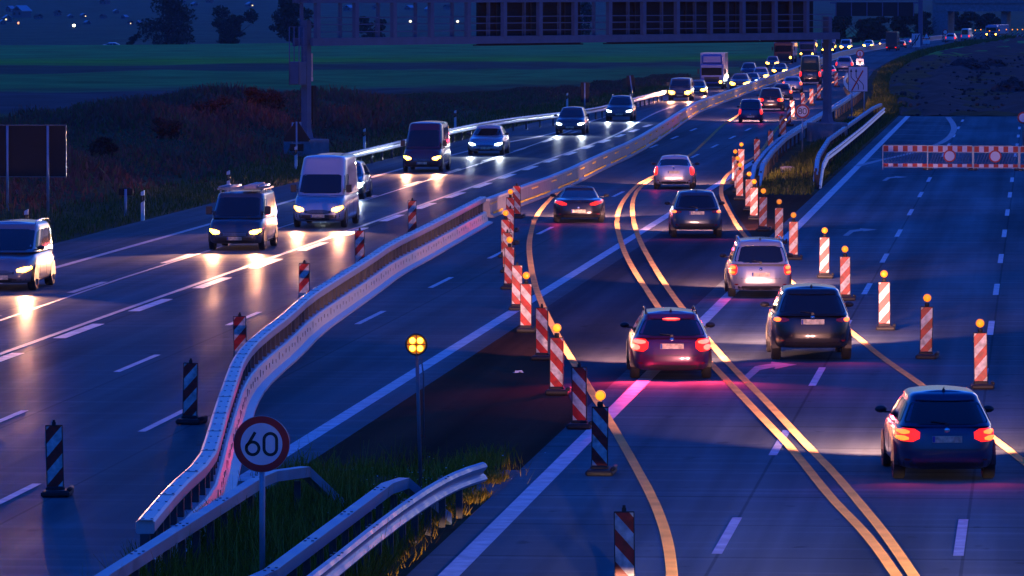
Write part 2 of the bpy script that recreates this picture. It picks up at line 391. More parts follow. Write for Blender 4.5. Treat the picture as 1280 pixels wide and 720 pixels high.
def ground_mat():
    m = D.materials.new('grass_and_fields'); m.use_nodes = True; nt = m.node_tree; b = nt.nodes['Principled BSDF']; L = nt.links.new
    tc = nt.nodes.new('ShaderNodeTexCoord'); sp = nt.nodes.new('ShaderNodeSeparateXYZ'); L(tc.outputs['Object'], sp.inputs[0])
    # fields: strips of different crops and bare soil, running across the view
    a = nt.nodes.new('ShaderNodeMath'); a.operation = 'MULTIPLY_ADD'; L(sp.outputs['X'], a.inputs[0]); a.inputs[1].default_value = -.55; L(sp.outputs['Y'], a.inputs[2])
    n0 = nt.nodes.new('ShaderNodeTexNoise'); n0.inputs['Scale'].default_value = .03; L(tc.outputs['Object'], n0.inputs[0])
    a2 = nt.nodes.new('ShaderNodeMath'); a2.operation = 'MULTIPLY_ADD'; L(n0.outputs['Fac'], a2.inputs[0]); a2.inputs[1].default_value = 46; n0.inputs['Detail'].default_value = 7; L(a.outputs[0], a2.inputs[2])
    mr = nt.nodes.new('ShaderNodeMapRange'); mr.inputs[1].default_value = 300; mr.inputs[2].default_value = 1300; L(a2.outputs[0], mr.inputs[0])
    rp = nt.nodes.new('ShaderNodeValToRGB'); cr = rp.color_ramp; cr.interpolation = 'LINEAR'
    stops = [(.0, (.05, .11, .04)), (.10, (.06, .12, .04)), (.135, (.05, .07, .075)), (.20, (.05, .07, .075)), (.225, (.02, .26, .06)), (.31, (.02, .27, .065)), (.325, (.045, .085, .06)), (.365, (.05, .09, .06)), (.385, (.09, .42, .03)), (.41, (.06, .38, .04)), (.44, (.02, .34, .075)), (.60, (.02, .34, .08)), (.9, (.05, .13, .075))]
    while len(cr.elements) < len(stops): cr.elements.new(.5)
    for e, (p, c) in zip(cr.elements, stops): e.position = p; e.color = (*c, 1)
    L(mr.outputs[0], rp.inputs[0])
    # rough grass near the road
    n = nt.nodes.new('ShaderNodeTexNoise'); n.inputs['Scale'].default_value = .8; n.inputs['Detail'].default_value = 8; L(tc.outputs['Object'], n.inputs[0])
    r2 = nt.nodes.new('ShaderNodeValToRGB'); c2 = r2.color_ramp; c2.elements[0].position = .35; c2.elements[0].color = (.035, .036, .018, 1); c2.elements[1].position = .68; c2.elements[1].color = (.075, .075, .03, 1)
    L(n.outputs['Fac'], r2.inputs[0])
    k = nt.nodes.new('ShaderNodeMapRange'); k.inputs[1].default_value = -56; k.inputs[2].default_value = -68
    yo = nt.nodes.new('ShaderNodeMath'); yo.operation = 'SUBTRACT'; L(sp.outputs['Y'], yo.inputs[0]); yo.inputs[1].default_value = 330
    ym = nt.nodes.new('ShaderNodeMath'); ym.operation = 'MAXIMUM'; L(yo.outputs[0], ym.inputs[0]); ym.inputs[1].default_value = 0
    yx = nt.nodes.new('ShaderNodeMath'); yx.operation = 'MULTIPLY_ADD'; L(ym.outputs[0], yx.inputs[0]); yx.inputs[1].default_value = -.15; L(sp.outputs['X'], yx.inputs[2])
    L(yx.outputs[0], k.inputs[0])
    mx = nt.nodes.new('ShaderNodeMix'); mx.data_type = 'RGBA'; L(k.outputs[0], mx.inputs[0]); L(r2.outputs[0], mx.inputs[6]); L(rp.outputs[0], mx.inputs[7])
    n3 = nt.nodes.new('ShaderNodeTexNoise'); n3.inputs['Scale'].default_value = .12; n3.inputs['Detail'].default_value = 9; L(tc.outputs['Object'], n3.inputs[0])
    m3 = nt.nodes.new('ShaderNodeMapRange'); m3.inputs[1].default_value = .3; m3.inputs[2].default_value = .7; m3.inputs[3].default_value = .6; m3.inputs[4].default_value = 1.35; L(n3.outputs['Fac'], m3.inputs[0])
    mm = nt.nodes.new('ShaderNodeMix'); mm.data_type = 'RGBA'; mm.blend_type = 'MULTIPLY'; mm.inputs[0].default_value = 1; L(mx.outputs[2], mm.inputs[6]); L(m3.outputs[0], mm.inputs[7])
    L(mm.outputs[2], b.inputs['Base Color']); b.inputs['Roughness'].default_value = .95; b.inputs['Specular IOR Level'].default_value = .02
    return m
M['ground'] = ground_mat()
struct(mb.build('ground', M['ground'], weld=1e-6))

M['asphalt'] = road_mat('asphalt', (.115, .125, .128), .33, .48, gloss=.048, joints=(3.4, 9000, 70.1, 3000))
M['conc_road'] = road_mat('concrete_slabs', (.15, .19, .185),   .62, .76, joints=(3.52, 5.0, 4.58 + 35.2, 1.2), gloss=.012)
M['patch'] = road_mat('crossover_asphalt', (.13, .052, .028), .7, .85, gloss=.004)
M['soil'] = mat('loose_soil', (.034, .044, .050), .95, noise=.5, nscale=.5, bump=1.0, bscale=1.3, spec=.03)
M['gravel'] = mat('grey_gravel', (.12, .115, .11), .9, noise=.35, nscale=6, bump=.8, bscale=14, spec=.2)

def strip(name, ys, l, r, z, material, nx=1):
    b = MB(); b.grid([[(l(y) + (r(y) - l(y)) * i / nx, y, z) for i in range(nx + 1)] for y in ys])
    return struct(b.build(name, material))
ysr = [-60, 0, 60, 120] + [150 + 15 * i for i in range(69)]
strip('carriageway', ysr, LE, RE, 0.0, M['asphalt'])
strip('concrete_carriageway', [-60, 40, 100, 200, 300, 368], lambda y: -8.72, lambda y: 16.0, 0.0, M['conc_road'])
strip('crossover', [98.5, 160, 229], lambda y: -12.7, lambda y: -8.5, -.006, M['patch'])
def edge_curve(Lx):
    q = sorted([(p.y, p.x) for p in pxline(Lx)]); return lambda y: float(np.interp(y, [a for a, _ in q], [c for _, c in q]))
EA = [(706, 234), (681.7, 255), (662.2, 296.7), (665, 344), (687, 402), (720.5, 459), (759.5, 523), (793, 581)]
EC = [(907, 221), (902, 231), (901, 241), (912, 266), (937, 302), (980, 346), (1030, 388), (1067, 418)]
fA, fC = edge_curve(EA), edge_curve(EC)
tl = MB(); tl.grid([[(min(-8.5, max(-12.7, fA(y) - .5)), y, -.002), (max(min(-8.5, fC(y) + .2), min(-8.5, max(-12.7, fA(y) - .5))), y, -.002)] for y in np.arange(98.5, 229.5, 2.5)])
M['patch_lane'] = road_mat('crossover_lane_asphalt', (.085, .088, .095), .6, .8, gloss=.012)
struct(tl.build('crossover_lane', M['patch_lane']))
strip('gravel_strip', [93.5, 95.5, 98.6], lambda y: -12.6 + (98.6 - y) * .25, lambda y: -8.66, .004, M['gravel'])
b = MB(); xs = [-12 + i for i in range(40)] ; ysx = [366 + 6 * i for i in range(95)]
def soil_l(y): return float(np.interp(y, [366, 400, 440, 520, 620, 700, 780, 850, 935], [-8.6, -9.6, -11.2, -13.0, -13.2, -12.0, -9.0, -5.6, -1.2]))
b.grid([[(soil_l(y) + (45 - soil_l(y)) * (i / 30) ** 1.6, y, terrain(-7, y) * (0 if i == 0 else 1) + .10 + .28 * math.sin(i * 1.7 + y * .045) * math.sin(y * .06 + i * .4) * (0 if i < 2 or y < 372 else 1) + random.uniform(-.06, .06)) for i in range(31)] for y in ysx])
struct(b.build('soil', M['soil']))

# ---------------------------------------------------------------- painted markings
def ribbon(mbx, pts, wd, z=.006):
    pts = [Vector(p) for p in pts]; P = []
    for i, p in enumerate(pts):
        a = pts[max(i - 1, 0)]; c = pts[min(i + 1, len(pts) - 1)]; t = Vector((c.x - a.x, c.y - a.y, 0)).normalized(); rt = Vector((t.y, -t.x, 0)) * wd / 2
        P.append([(p.x - rt.x, p.y - rt.y, z), (p.x + rt.x, p.y + rt.y, z)])
    mbx.grid(P, smooth=False)
def dash(mbx, x, y0, y1, wd, z=.006, x1=None):
    x1 = x if x1 is None else x1; mbx.add([(x - wd / 2, y0, z), (x + wd / 2, y0, z), (x1 + wd / 2, y1, z), (x1 - wd / 2, y1, z)], [(0, 1, 2, 3)])
old = MB()
def patchy(mbx, x, y0, y1, wd, z=.006):
    y = y0
    while y < y1: dash(mbx, x, y, min(y + 5.9, y1), wd, z); y += 6.0
for y in np.arange(96, 285, 6.0): dash(old, -13.12, y, y + 6.0, .30)          # left solid line beside the crossover
for y in np.arange(20, 366, 6.0): dash(old, -8.13, y, min(y + 6.0, 366.5), .30)   # edge line of the concrete carriageway
for c in np.arange(16, 365, 17.8):
    if not 258 < c < 263: dash(old, -4.60, c - 2.9, c + 2.9, .15); dash(old, -1.13, c - 2.9, c + 2.9, .15)
for c in np.arange(41, 345, 17.1): dash(old, -16.37, c - 2.9, c + 2.9, .15)
for c in np.arange(40.3, 345, 17.1): dash(old, -19.42, c - 2.9, c + 2.9, .15)
for c in np.arange(47.4, 350, 11.25): dash(old, -22.60, c - 2.9, c + 2.9, .30)
struct(old.build('road_markings', M['white_paint']))
thin = MB()
ribbon(thin, [Vector((-23.0, 20, 0))] + smooth_poly(pxline([(0, 443), (178, 379), (319, 330), (590, 234), (680, 201.5), (727, 185), (758, 174), (781.6, 163), (802, 150), (820.6, 140.5), (836, 135), (846, 131)])), .16, .010)
ribbon(thin, [Vector((-25.9, 20, 0))] + pxline([(0, 401), (150, 349), (214, 328.6), (606, 202.7), (680, 176.5), (706, 166), (745, 150), (795, 133.5), (828, 125.6), (850, 120)]), .10, .010)
ribbon(thin, smooth_poly([Vector((-28.6, 20, 0)), Vector((-28.6, 120, 0))] + pxline([(255, 283), (480, 217), (583, 189), (633, 178), (680, 170), (720, 158), (745, 149.5)])), .22, .008)
for c in np.arange(41, 330, 16.6): dash(thin, -25.62, c - 2.9, c + 2.9, .20, .012)
struct(thin.build('lane_lines', M['white_thin']))
tp = MB()
LA = [(706, 234), (698, 240), (681.7, 255), (667.8, 274.4), (662.2, 296.7), (661, 313), (665, 344), (673, 371), (687, 402), (705, 435), (720.5, 459), (737, 487), (759.5, 523), (779, 556), (793, 581), (810, 612), (823, 640), (834.5, 675), (840, 714), (842, 760)]
LB1 = [(926, 141), (920.5, 146), (904, 155.6), (884, 175), (865, 193), (838, 210), (815, 221.7), (798, 230), (781.7, 246.7), (773, 263), (770.6, 280), (774.7, 299), (781.7, 319), (795.6, 344), (809, 364), (831, 397), (891, 458), (917.8, 486), (959.5, 530), (990.6, 562), (1037.8, 622.8), (1076.7, 661.7), (1099, 689.4), (1118, 717), (1150, 765)]
LB2 = [(815, 224), (798, 235.6), (791, 249.4), (790, 263), (792.8, 282.8), (801, 305), (815, 330), (831.7, 357), (856.7, 391), (892.8, 435), (917.8, 462.8), (959.5, 504), (1007, 556), (1040.6, 589.4), (1071, 625.6), (1099, 659), (1121, 689.4), (1140.6, 718.6), (1172, 765)]
LC = [(1062, 93), (1035, 106), (1017.5, 119), (1005, 130), (990, 144), (973, 158), (966, 167), (950, 193), (930, 204), (916, 213), (907, 221), (902, 231), (901, 241), (903.5, 250), (912, 266), (923, 285.6), (937, 302), (980, 346), (1030, 388), (1067, 418), (1104, 449), (1151.7, 481), (1249, 554), (1279.5, 578), (1330, 620)]
def ribbed(mbx, pts, wd, z=.012):
    # structured marking tape: low saw-tooth ribs across the line
    pts = smooth_poly(pts, 2); near_ = [p for p in pts if p.y < 330]; fp_ = [p for p in pts if p.y >= 330]
    for part, st in ((near_, .07), (fp_ + near_[:1], .22)):
        if len(part) < 2: continue
        q = resample(part, st); P = []
        for i, p in enumerate(q):
            a = q[max(i - 1, 0)]; c = q[min(i + 1, len(q) - 1)]; t = Vector((c.x - a.x, c.y - a.y, 0)).normalized(); rt = Vector((t.y, -t.x, 0)) * wd / 2
            f = Vector((0, .006, 0))
            rows = [(p, z), (p + f, z + .007)]
            if (pts[-1].y < pts[0].y): rows = rows[::-1]
            for b_, zz in rows: P.append([(b_.x - rt.x, b_.y - rt.y, zz), (b_.x + rt.x, b_.y + rt.y, zz)])
        mbx.grid(P, smooth=False)
for Lx in (LA, LB1, LB2, LC): ribbed(tp, pxline(Lx), .165)
struct(tp.build('diversion_lines', M['tape']))
# faded lane arrows, the hatched nose beyond the fence
ar = MB()
def arrow(px, py, turn=1, z=.006, k=1.0):
    p = G(px, py)
    poly = [(-.10, -3), (.08, -3), (.16, 0), (.45, 1.1), (.45, .4), (.88, 1.9), (.28, 2.9), (.30, 2.2), (0, 1.3)]
    poly = poly if turn > 0 else [(-x, y) for x, y in poly][::-1]
    ar.add([(p.x + x * k, p.y + y * k, z) for x, y in poly], [tuple(range(len(poly)))])
for x, y in ((1061, 290), (1108, 223), (940, 463)): arrow(x, y)
for i in range(9):
    y0 = 264 + i * 11.0
    w_ = max(.6, min(5.0, (y0 - 262) * .16)); ar.add([(-7.95, y0 + 2.0, .007), (-7.95, y0 + 2.28, .007), (-7.95 + w_ * .55, y0 + .28, .007), (-7.95 + w_ * .55, y0, .007)], [(0, 3, 2, 1)])
ribbon(ar, smooth_poly(pxline([(1185, 146.5), (1192, 155.5), (1193, 164), (1184, 175), (1163, 184.5), (1130, 194), (1101, 200), (1071, 208)])), .34, .007)
M['faded_paint'] = mat('faded_white_paint', (.36, .38, .38), .7, noise=.35, nscale=3)
struct(ar.build('lane_arrows', M['faded_paint']))
# ================================================================ barriers, guard rails
def barrier_pts(top_px, z): return [G(x, y, z) for x, y in top_px]
near = smooth_poly(barrier_pts([(181.6, 659), (219, 614.4), (257.8, 580), (268, 548), (277, 515), (285.6, 490), (290.5, 475), (297.5, 455.6), (311, 436), (333.5, 416.7), (356, 400), (384, 374), (422.8, 349.4), (458.9, 327), (486.7, 307.8), (528, 288), (564.4, 269), (603, 249)], .82), 1)
near = [Vector((p.x, p.y, 0)) for p in near]
t = thing('crash_barrier', 'pale steel crash barrier with box beam, curving up from the foreground', 'crash barrier', near[0])
off = -Vector(near[0])
loc = [p + off for p in near]
b = MB(); b.sweep(loc, [(-.11, .73), (.11, .73), (.13, .76), (.13, .89), (.09, .915), (-.09, .915), (-.13, .89), (-.13, .76)])
# joint plates and bolt heads on the beam
for i, p in enumerate(resample(loc, 4.0)):
    q = p + Vector((0, 0, .917)); b.box((q.x, q.y, q.z), (.22, .12, .006), 1)
for i, p in enumerate(resample(loc, 1.33)):
    for dx in (-.06, .06): b.box((p.x + dx, p.y + .2, .919), (.035, .05, .008), 1)
b.build('top_beam', [M['barrier'], M['galv_dark']], t)
b = MB(); b.sweep(loc, [(-.36, .0), (.36, .0), (.36, .045), (.20, .08), (.14, .38), (.10, .40), (-.10, .40), (-.14, .38), (-.20, .08), (-.36, .045)])
holes = resample(loc, .95)
for i, p in enumerate(holes):
    a = holes; j = min(i + 1, len(a) - 1); tt = (a[j] - a[max(j - 1, 0)]).normalized(); rt = Vector((tt.y, -tt.x, 0)); q = p + rt * .176 + Vector((0, 0, .22 if i % 2 else .27))
    b.box(q, (.012, .05, .09 if i % 3 else .16), 1, rz=math.atan2(tt.y, tt.x) - PI / 2)
b.build('base_section', [M['barrier'], M['galv_dark']], t)
pp = resample(loc, 1.24)[:100]
for i, p in enumerate(pp):
    j = min(i + 1, len(pp) - 1); tt = (pp[j] - pp[max(j - 1, 0)]).normalized(); b = MB(); b.box((p.x, p.y, .562), (.13, .16, .335), rz=math.atan2(tt.y, tt.x) - PI / 2); b.build('post', M['post_dark'], t)

far_px = [(610, 271), (650, 255), (702, 236), (755, 209), (792.5, 192), (830, 168), (857.5, 148.5), (876, 137.5), (907.5, 126), (940, 113), (976, 100), (1000, 91), (1026, 80), (1060, 68), (1110, 59), (1150, 52), (1195, 46.5)]
farb = smooth_poly([G(x - 2, y + 1) for x, y in far_px], 1); off = -Vector(farb[0]); loc = [p + off for p in farb]
t = thing('low_crash_barrier', 'low dull steel barrier with rows of small yellow reflectors running into the distance', 'crash barrier', farb[0])
b = MB(); b.sweep(loc, [(-.26, 0), (.26, 0), (.26, .06), (.13, .12), (.10, .58), (-.10, .58), (-.13, .12), (-.26, .06)]); b.build('base_section', M['barrier_dull'], t)
b = MB(); b.sweep([p for p in loc], [(-.12, .583), (.12, .583), (.12, .66), (-.12, .66)]); b.build('top_beam', M['barrier'], t)
b = MB(); rs = resample(loc, .52)
for i, p in enumerate(rs[1:-1]):
    if i > 760: break
    tt = (rs[i + 2] - rs[i]).normalized(); rt = Vector((tt.y, -tt.x, 0)); rz = math.atan2(tt.y, tt.x) - PI / 2
    if (i // 7) % 9 not in (1, 6): q = p + rt * .215 + Vector((0, 0, .155)); b.box(q, (.02, .30, .07), 0, rz)
    if (i // 5) % 6 in (0, 3): q = p + rt * .112 + Vector((0, 0, .47)); b.box(q, (.02, .16, .06), 0, rz)
b.build('reflector', M['yellow_reflector'], t)

def wprof(side):   # W-beam section, facing `side`
    s_ = side
    return [(0, .44), (.05 * s_, .46), (.08 * s_, .50), (.05 * s_, .55), (.015 * s_, .58), (.015 * s_, .61), (.05 * s_, .64), (.08 * s_, .69), (.05 * s_, .74), (0, .76), (-.006 * s_, .755), (.035 * s_, .73), (.06 * s_, .69), (.035 * s_, .65), (0, .62), (0, .57), (.035 * s_, .54), (.06 * s_, .50), (.035 * s_, .47), (-.006 * s_, .445)]
def drop_ends(pts, a, b_):
    """lower the ends of a rail into the ground over its first a and last b_ metres"""
    n = len(pts); out = []
    L = [0]
    for p, q in zip(pts, pts[1:]): L.append(L[-1] + (q - p).length)
    for p, l in zip(pts, L):
        z = 0
        if a and l < a: z = -.62 * (1 - l / a)
        if b_ and L[-1] - l < b_: z = -.62 * (1 - (L[-1] - l) / b_)
        out.append(p + Vector((0, 0, z)))
    return out
def guard_rail(pts, label, profs, post_step, post_side=0, a=0, b_=0, group=None, spread=None, skip=0, pm='post_dark'):
    pts = [Vector(p) for p in pts]; o = pts[0].copy(); o.z = terrain(o.x, o.y) if o.x < -29 else 0
    t = thing('guard_rail', label, 'guard rail', o, 0, group); loc = [p - o for p in pts]
    fine = resample(loc, 1.0) + [loc[-1]]; fine = drop_ends(fine, a, b_)
    for pr in profs:
        m = MB(); m.sweep(fine, pr, smooth=False)
        for i, p in enumerate(fine[1:-1]):                       # splice bolts
            if i % 4 == 1:
                q = fine[i + 1]; mx = max(pr, key=lambda k: k[1]); cx = sum(k[0] for k in pr) / len(pr)
                for dy in (-.18, .18):
                    for dx in (-.05, .05): m.box((q.x + cx + dx, q.y + dy, q.z + mx[1] + .006), (.035, .06, .012), 1)
        m.build('rail', [M['galv'], M['galv_dark']], t)
    for i, p in enumerate(resample(loc, post_step)[skip:skip + 100]):
        m = MB(); m.box((p.x + post_side, p.y, .22), (.10, .06, .66)); m.build('post', M[pm], t)
    return t
BOX = [(-.09, .60), (.09, .60), (.09, .76), (-.09, .76)]
# left edge of the oncoming carriageway
lp = [G(x, y, .75) for x, y in [(400, 200), (425, 193), (500, 176), (564, 160.5), (598, 153.5), (640, 147), (680, 142.5), (733, 136.5), (758, 131.5), (789, 123), (833, 112)]]
guard_rail([Vector((p.x, p.y, 0)) for p in smooth_poly(lp, 1)], 'W-beam guard rail along the verge beside the oncoming lanes', [wprof(1)], 4.0, -.06)
# foreground median rails
guard_rail([(-11.72, 66, 0), (-11.74, 70.5, 0), (-11.74, 88.6, 0), (-11.62, 89.3, 0), (-11.2, 90.0, 0), (-10.75, 90.6, 0)], 'box-beam guard rail on dark posts passing just behind the 60 sign', [BOX], 1.4, 0, 0, .7)
guard_rail([(-9.95, 72.0, 0), (-9.72, 73.6, 0), (-9.67, 87.0, 0), (-9.52, 88.0, 0), (-9.1, 88.6, 0), (-8.95, 88.8, 0)], 'box-beam guard rail in the median grass ending beside the lamp pole', [BOX], 1.4, 0, 0, .5)
guard_rail(smooth_poly([(-9.22, 66, 0), (-9.15, 74, 0), (-9.13, 82, 0), (-9.02, 87, 0), (-8.86, 89.5, 0), (-8.62, 91, 0)], 1), 'W-beam guard rail flaring out at its end in the foreground grass', [wprof(1)], 1.4, -.06)
# right side of the away lanes, far
p1 = [G(x, y, .75) for x, y in [(948, 213), (957, 199), (966, 187), (982, 171.5), (1016, 150), (1048, 131), (1070, 116.5), (1080, 108)]]
p1 = [Vector((p.x, p.y, 0)) for p in p1]
guard_rail(p1, 'double guard rail beside the away lanes, starting at the end of the grass', [BOX, [(x - .34, z - .08) for x, z in BOX]], 5.2, 0, 9, 0, pm='black')
p2 = [G(x, y, .75) for x, y in [(1019, 208), (1024, 192), (1036, 173), (1054, 160), (1091, 134), (1101, 129.5)]]
guard_rail([Vector((p.x, p.y, 0)) for p in p2], 'box-beam guard rail right of the gantry leg on the grass island', [BOX], 4.0, 0, 9, 0, pm='black')
p3 = [G(x, y, .75) for x, y in [(1024, 212), (1034, 192), (1050, 180), (1078, 158), (1105, 134.5)]]
guard_rail([Vector((p.x, p.y, 0)) for p in p3], 'W-beam guard rail on the grass island edge next to the concrete carriageway', [wprof(1)], 4.0, -.06, 8, 0, pm='black')
p4 = [G(x, y, .75) for x, y in [(1065, 112), (1057, 104), (1055, 98), (1058, 92), (1066, 87), (1080, 80)]]
guard_rail([Vector((p.x, p.y, 0)) for p in smooth_poly(p4, 2)], 'curled guard rail end behind the lane closure sign', [wprof(1), wprof(-1)], 3.0, 0)

# ================================================================ beacons
def make_beacon(kind, lamp):
    t = thing('traffic_beacon', 'tmp %s %s' % (kind, lamp), 'traffic beacon')
    b = MB(); b.box((0, 0, .62), (.25, .03, 1.0)); pn = b.build('panel', M[kind], t)
    b = MB()
    for x in (-.1315, .1315): b.box((x, 0, .62), (.013, .05, 1.03))
    for z in (.112, 1.128): b.box((0, 0, z), (.25, .05, .016))
    b.box((0, 0, 1.16), (.06, .04, .05)); b.tube([(0, 0, 1.18), (0, 0, 1.22)], .022, 8)
    b.build('frame', M['black'], t)
    b = MB(); b.box((.03, 0, .05), (.46, .80, .10), bev=.03); b.box((0, 0, .115), (.30, .16, .07), bev=.02); b.tube([(.24, -.3, .11), (.24, .3, .11)], .035, 8)
    b.build('foot', M['black'], t)
    if lamp:
        b = MB(); b.tube([(0, 0, 1.14), (0, 0, 1.22)], .05, 10); b.lathe([(.001, -.05), (.070, -.045), (.083, -.03), (.083, .03), (.070, .045), (.001, .05)], 20, c=(0, .012, 1.325), axis='y')
        l = b.build('lamp', M['black'], t)
        b = MB(); b.lathe([(.001, -.068), (.04, -.064), (.070, -.05), (.081, -.03), (.087, -.012), (.087, .012), (.081, .03), (.070, .05), (.04, .064), (.001, .068)], 20, c=(0, .012, 1.325), axis='y'); b.build('lens', M[lamp], l)
    return t
PROTO = {}
def beacon(px, py, kind, lamp, label, group, rz=0.0):
    g = G(px, py); k = (kind, lamp)
    if k not in PROTO: o = PROTO[k] = make_beacon(kind, lamp); LABELS.pop(o['label'])
    else: o = copy_tree(PROTO[k])
    o.location = (g.x, g.y + .35, 0); o.rotation_euler = (random.uniform(-.02, .02), random.uniform(-.022, .022), rz + random.uniform(-.07, .07)); tag(o, label, 'traffic beacon', group)
    return o
ORD = ['first', 'second', 'third', 'fourth', 'fifth', 'sixth', 'seventh', 'eighth', 'ninth', 'tenth', 'eleventh', 'twelfth', 'thirteenth', 'fourteenth']
LB = [(65, 622), (234, 531), (298, 463), (378, 386), (448, 338), (514, 294.5)]
LBL = ['unlit striped beacon standing alone in the bottom corner of the oncoming side', 'unlit striped beacon on the empty lane level with the 60 sign', 'unlit striped beacon half hidden by the bend of the pale barrier', 'unlit striped beacon behind the pale barrier below the roof-rack van', 'unlit striped beacon peeking over the barrier below the high-roof van', 'unlit striped beacon farthest along the empty lane near the barrier end']
for (x, y), l in zip(LB, LBL): beacon(x, y, 'stripe_up', None, l, 'beacons on the oncoming side')
MBK = [(779, 748, None), (747.5, 595, 'amber_hot'), (722.7, 537, None), (694, 494, 'amber_hot'), (676, 450.5, None), (655.7, 415.5, 'amber'), (644.5, 388.5, None), (635, 362, 'amber'), (633, 341, None), (631, 322, 'amber'), (635.5, 306, None), (636, 290, 'amber'), (645, 273, None)]
for i, (x, y, l) in enumerate(MBK):
    lab = '%s beacon of the bending row ahead of the crossover, %s' % (ORD[i], 'topped by a lit amber lamp' if l else 'without a lamp')
    if i == 0: lab = 'lampless red and white beacon cut by the bottom edge, in the middle'
    beacon(x, y, 'stripe_down', l, lab, 'beacons of the median row')
RB = [(1226, 487, 'amber'), (1157, 449, 'amber'), (1105, 413, 'amber'), (1056, 376, 'amber'), (1029.5, 348, 'amber'), (991, 325, 'amber_off'), (973, 305, 'amber_off'), (953, 289, 'amber'), (941.7, 275, 'amber'), (935.5, 263.5, 'amber'), (924, 250, 'amber'), (921.5, 240, 'amber'), (918.5, 230, 'amber'), (925.5, 219.5, 'amber')]
for i, (x, y, l) in enumerate(RB):
    beacon(x, y, 'stripe_up', l, '%s lamp-topped beacon in the row along the closed concrete lanes' % ORD[i], 'beacons beside the closed lanes')
FB = [(945.5, 205), (963, 193), (979, 178), (976.5, 171), (985.5, 158), (990, 149), (1003, 138), (1014, 132), (1023, 125.5), (1045, 109)]
for i, (x, y) in enumerate(FB): beacon(x, y, 'stripe_up', None, '%s lampless beacon along the far yellow edge line past the lamp row' % ORD[i], 'lampless beacons along the far edge line', rz=(0 if i in (1, 2) else .1))
XB = [(1179, 52), (1219, 49), (1226, 48), (1237, 50), (1249, 49), (1258, 48), (1265.6, 48), (1272, 48), (1278, 48)]
for i, (x, y) in enumerate(XB): beacon(x, y, 'stripe_up', 'amber_hot', '%s tiny amber-lit beacon far away near the overpass, counted towards the picture edge' % ORD[i], 'far beacons near the overpass')

# ================================================================ barrier fence across the concrete lanes
def make_fence():
    t = thing('road_closure_fence', 'tmp fence', 'barrier fence')
    W_ = 1.98
    def board(z, h, n):
        q = MB(); 
        for i in range(n): q.box((-W_ / 2 + .03 + (W_ - .06) * (i + .5) / n, 0, z), ((W_ - .06) / n, .03, h), 0 if i % 2 else 1)
        return q
    board(.93, .25, 9).build('striped_board', [M['white'], M['red']], t); board(.20, .14, 9).build('striped_board', [M['white'], M['red']], t)
    b = MB()
    for x in (-W_ / 2, W_ / 2): b.box((x, 0, .53), (.05, .06, 1.06))
    for z in (1.07, .79, .11): b.box((0, .001, z), (W_ - .05, .035, .03))
    b.build('frame', M['galv'], t)
    b = MB()
    for i in range(14): x = -.90 + i * .125; b.add([(x, -.012, .28), (x + .035, -.012, .28), (x + .215, -.012, .77), (x + .18, -.012, .77), (x, .012, .28), (x + .035, .012, .28), (x + .215, .012, .77), (x + .18, .012, .77)], [(0, 1, 2, 3), (7, 6, 5, 4), (0, 4, 5, 1), (2, 6, 7, 3), (1, 5, 6, 2), (3, 7, 4, 0)])
    b.build('infill_bars', M['gantry'], t)
    b = MB(); b.box((W_ / 2 + .02, 0, .05), (.42, .75, .10), bev=.03); b.build('foot', M['dark'], t)
    return t
def disc(mb_, c, r, y0, y1, mi, n=32):
    x, z = c; mb_.prism([(x + r * math.cos(2 * PI * k / n), z + r * math.sin(2 * PI * k / n)) for k in range(n)], y0, y1, mi)
fp = make_fence(); LABELS.pop(fp['label'])
FL = ['plain section of striped closure fence at the end beside the grass island', 'striped closure fence section with a ring sign, next to the plain end', 'striped closure fence section with the slightly larger looking ring sign near the edge', 'striped closure fence section cut off by the picture edge']
for i, cx in enumerate((1131.5, 1187.5, 1245, 1303)):
    o = fp if i == 0 else copy_tree(fp); g = G(cx, 212 + i * .5); o.location = (g.x, g.y, 0); o.rotation_euler = (0, 0, -.02); o['label'] = FL[i]; tag(o, FL[i], 'barrier fence', 'closure fence across the concrete lanes')
for i, cx in enumerate((1187, 1244)):
    g = G(cx, 212.5 + i * .5); s = thing('prohibition_sign', ['round white sign with red ring on the second fence section', 'round white sign with red ring on the third fence section'][i], 'road sign', (g.x, g.y - .07, .62), 0, 'ring signs on the closure fence')
    b = MB(); disc(b, (0, 0), .28, -.006, .012, 0); disc(b, (0, 0), .215, -.0085, -.006, 1); b.build('disc', [M['red'], M['white']], s)
    b = MB(); b.box((0, .03, 0), (.08, .03, .5)); b.build('bracket', M['galv_dark'], s)
# ================================================================ signs and posts
def stroke(mb_, pts, wd, y0, y1, mi=0, closed=False):
    """flat lettering stroke in the x-z plane with mitred joints"""
    P = [Vector((p[0], p[1])) for p in pts]; n = len(P); A = []; B = []
    for i, p in enumerate(P):
        a = P[(i - 1) % n] if closed or i else P[0]; c = P[(i + 1) % n] if closed or i < n - 1 else P[-1]
        t = (c - a).normalized(); nn = Vector((-t.y, t.x)) * wd / 2; A.append(p + nn); B.append(p - nn)
    vs = []; fs = []
    for k in range(n): vs += [(A[k].x, y0, A[k].y), (B[k].x, y0, B[k].y), (A[k].x, y1, A[k].y), (B[k].x, y1, B[k].y)]
    for k in range(n if closed else n - 1):
        i = 4 * k; j = 4 * ((k + 1) % n)
        fs += [(i, j, j + 1, i + 1), (i + 2, i + 3, j + 3, j + 2), (i, i + 2, j + 2, j), (i + 1, j + 1, j + 3, i + 3)]
    mb_.add(vs, fs, mi)
def arc(cx, cz, rx, rz, a0, a1, n=20): return [(cx + rx * math.cos(R(a0 + (a1 - a0) * i / n)), cz + rz * math.sin(R(a0 + (a1 - a0) * i / n))) for i in range(n + 1)]
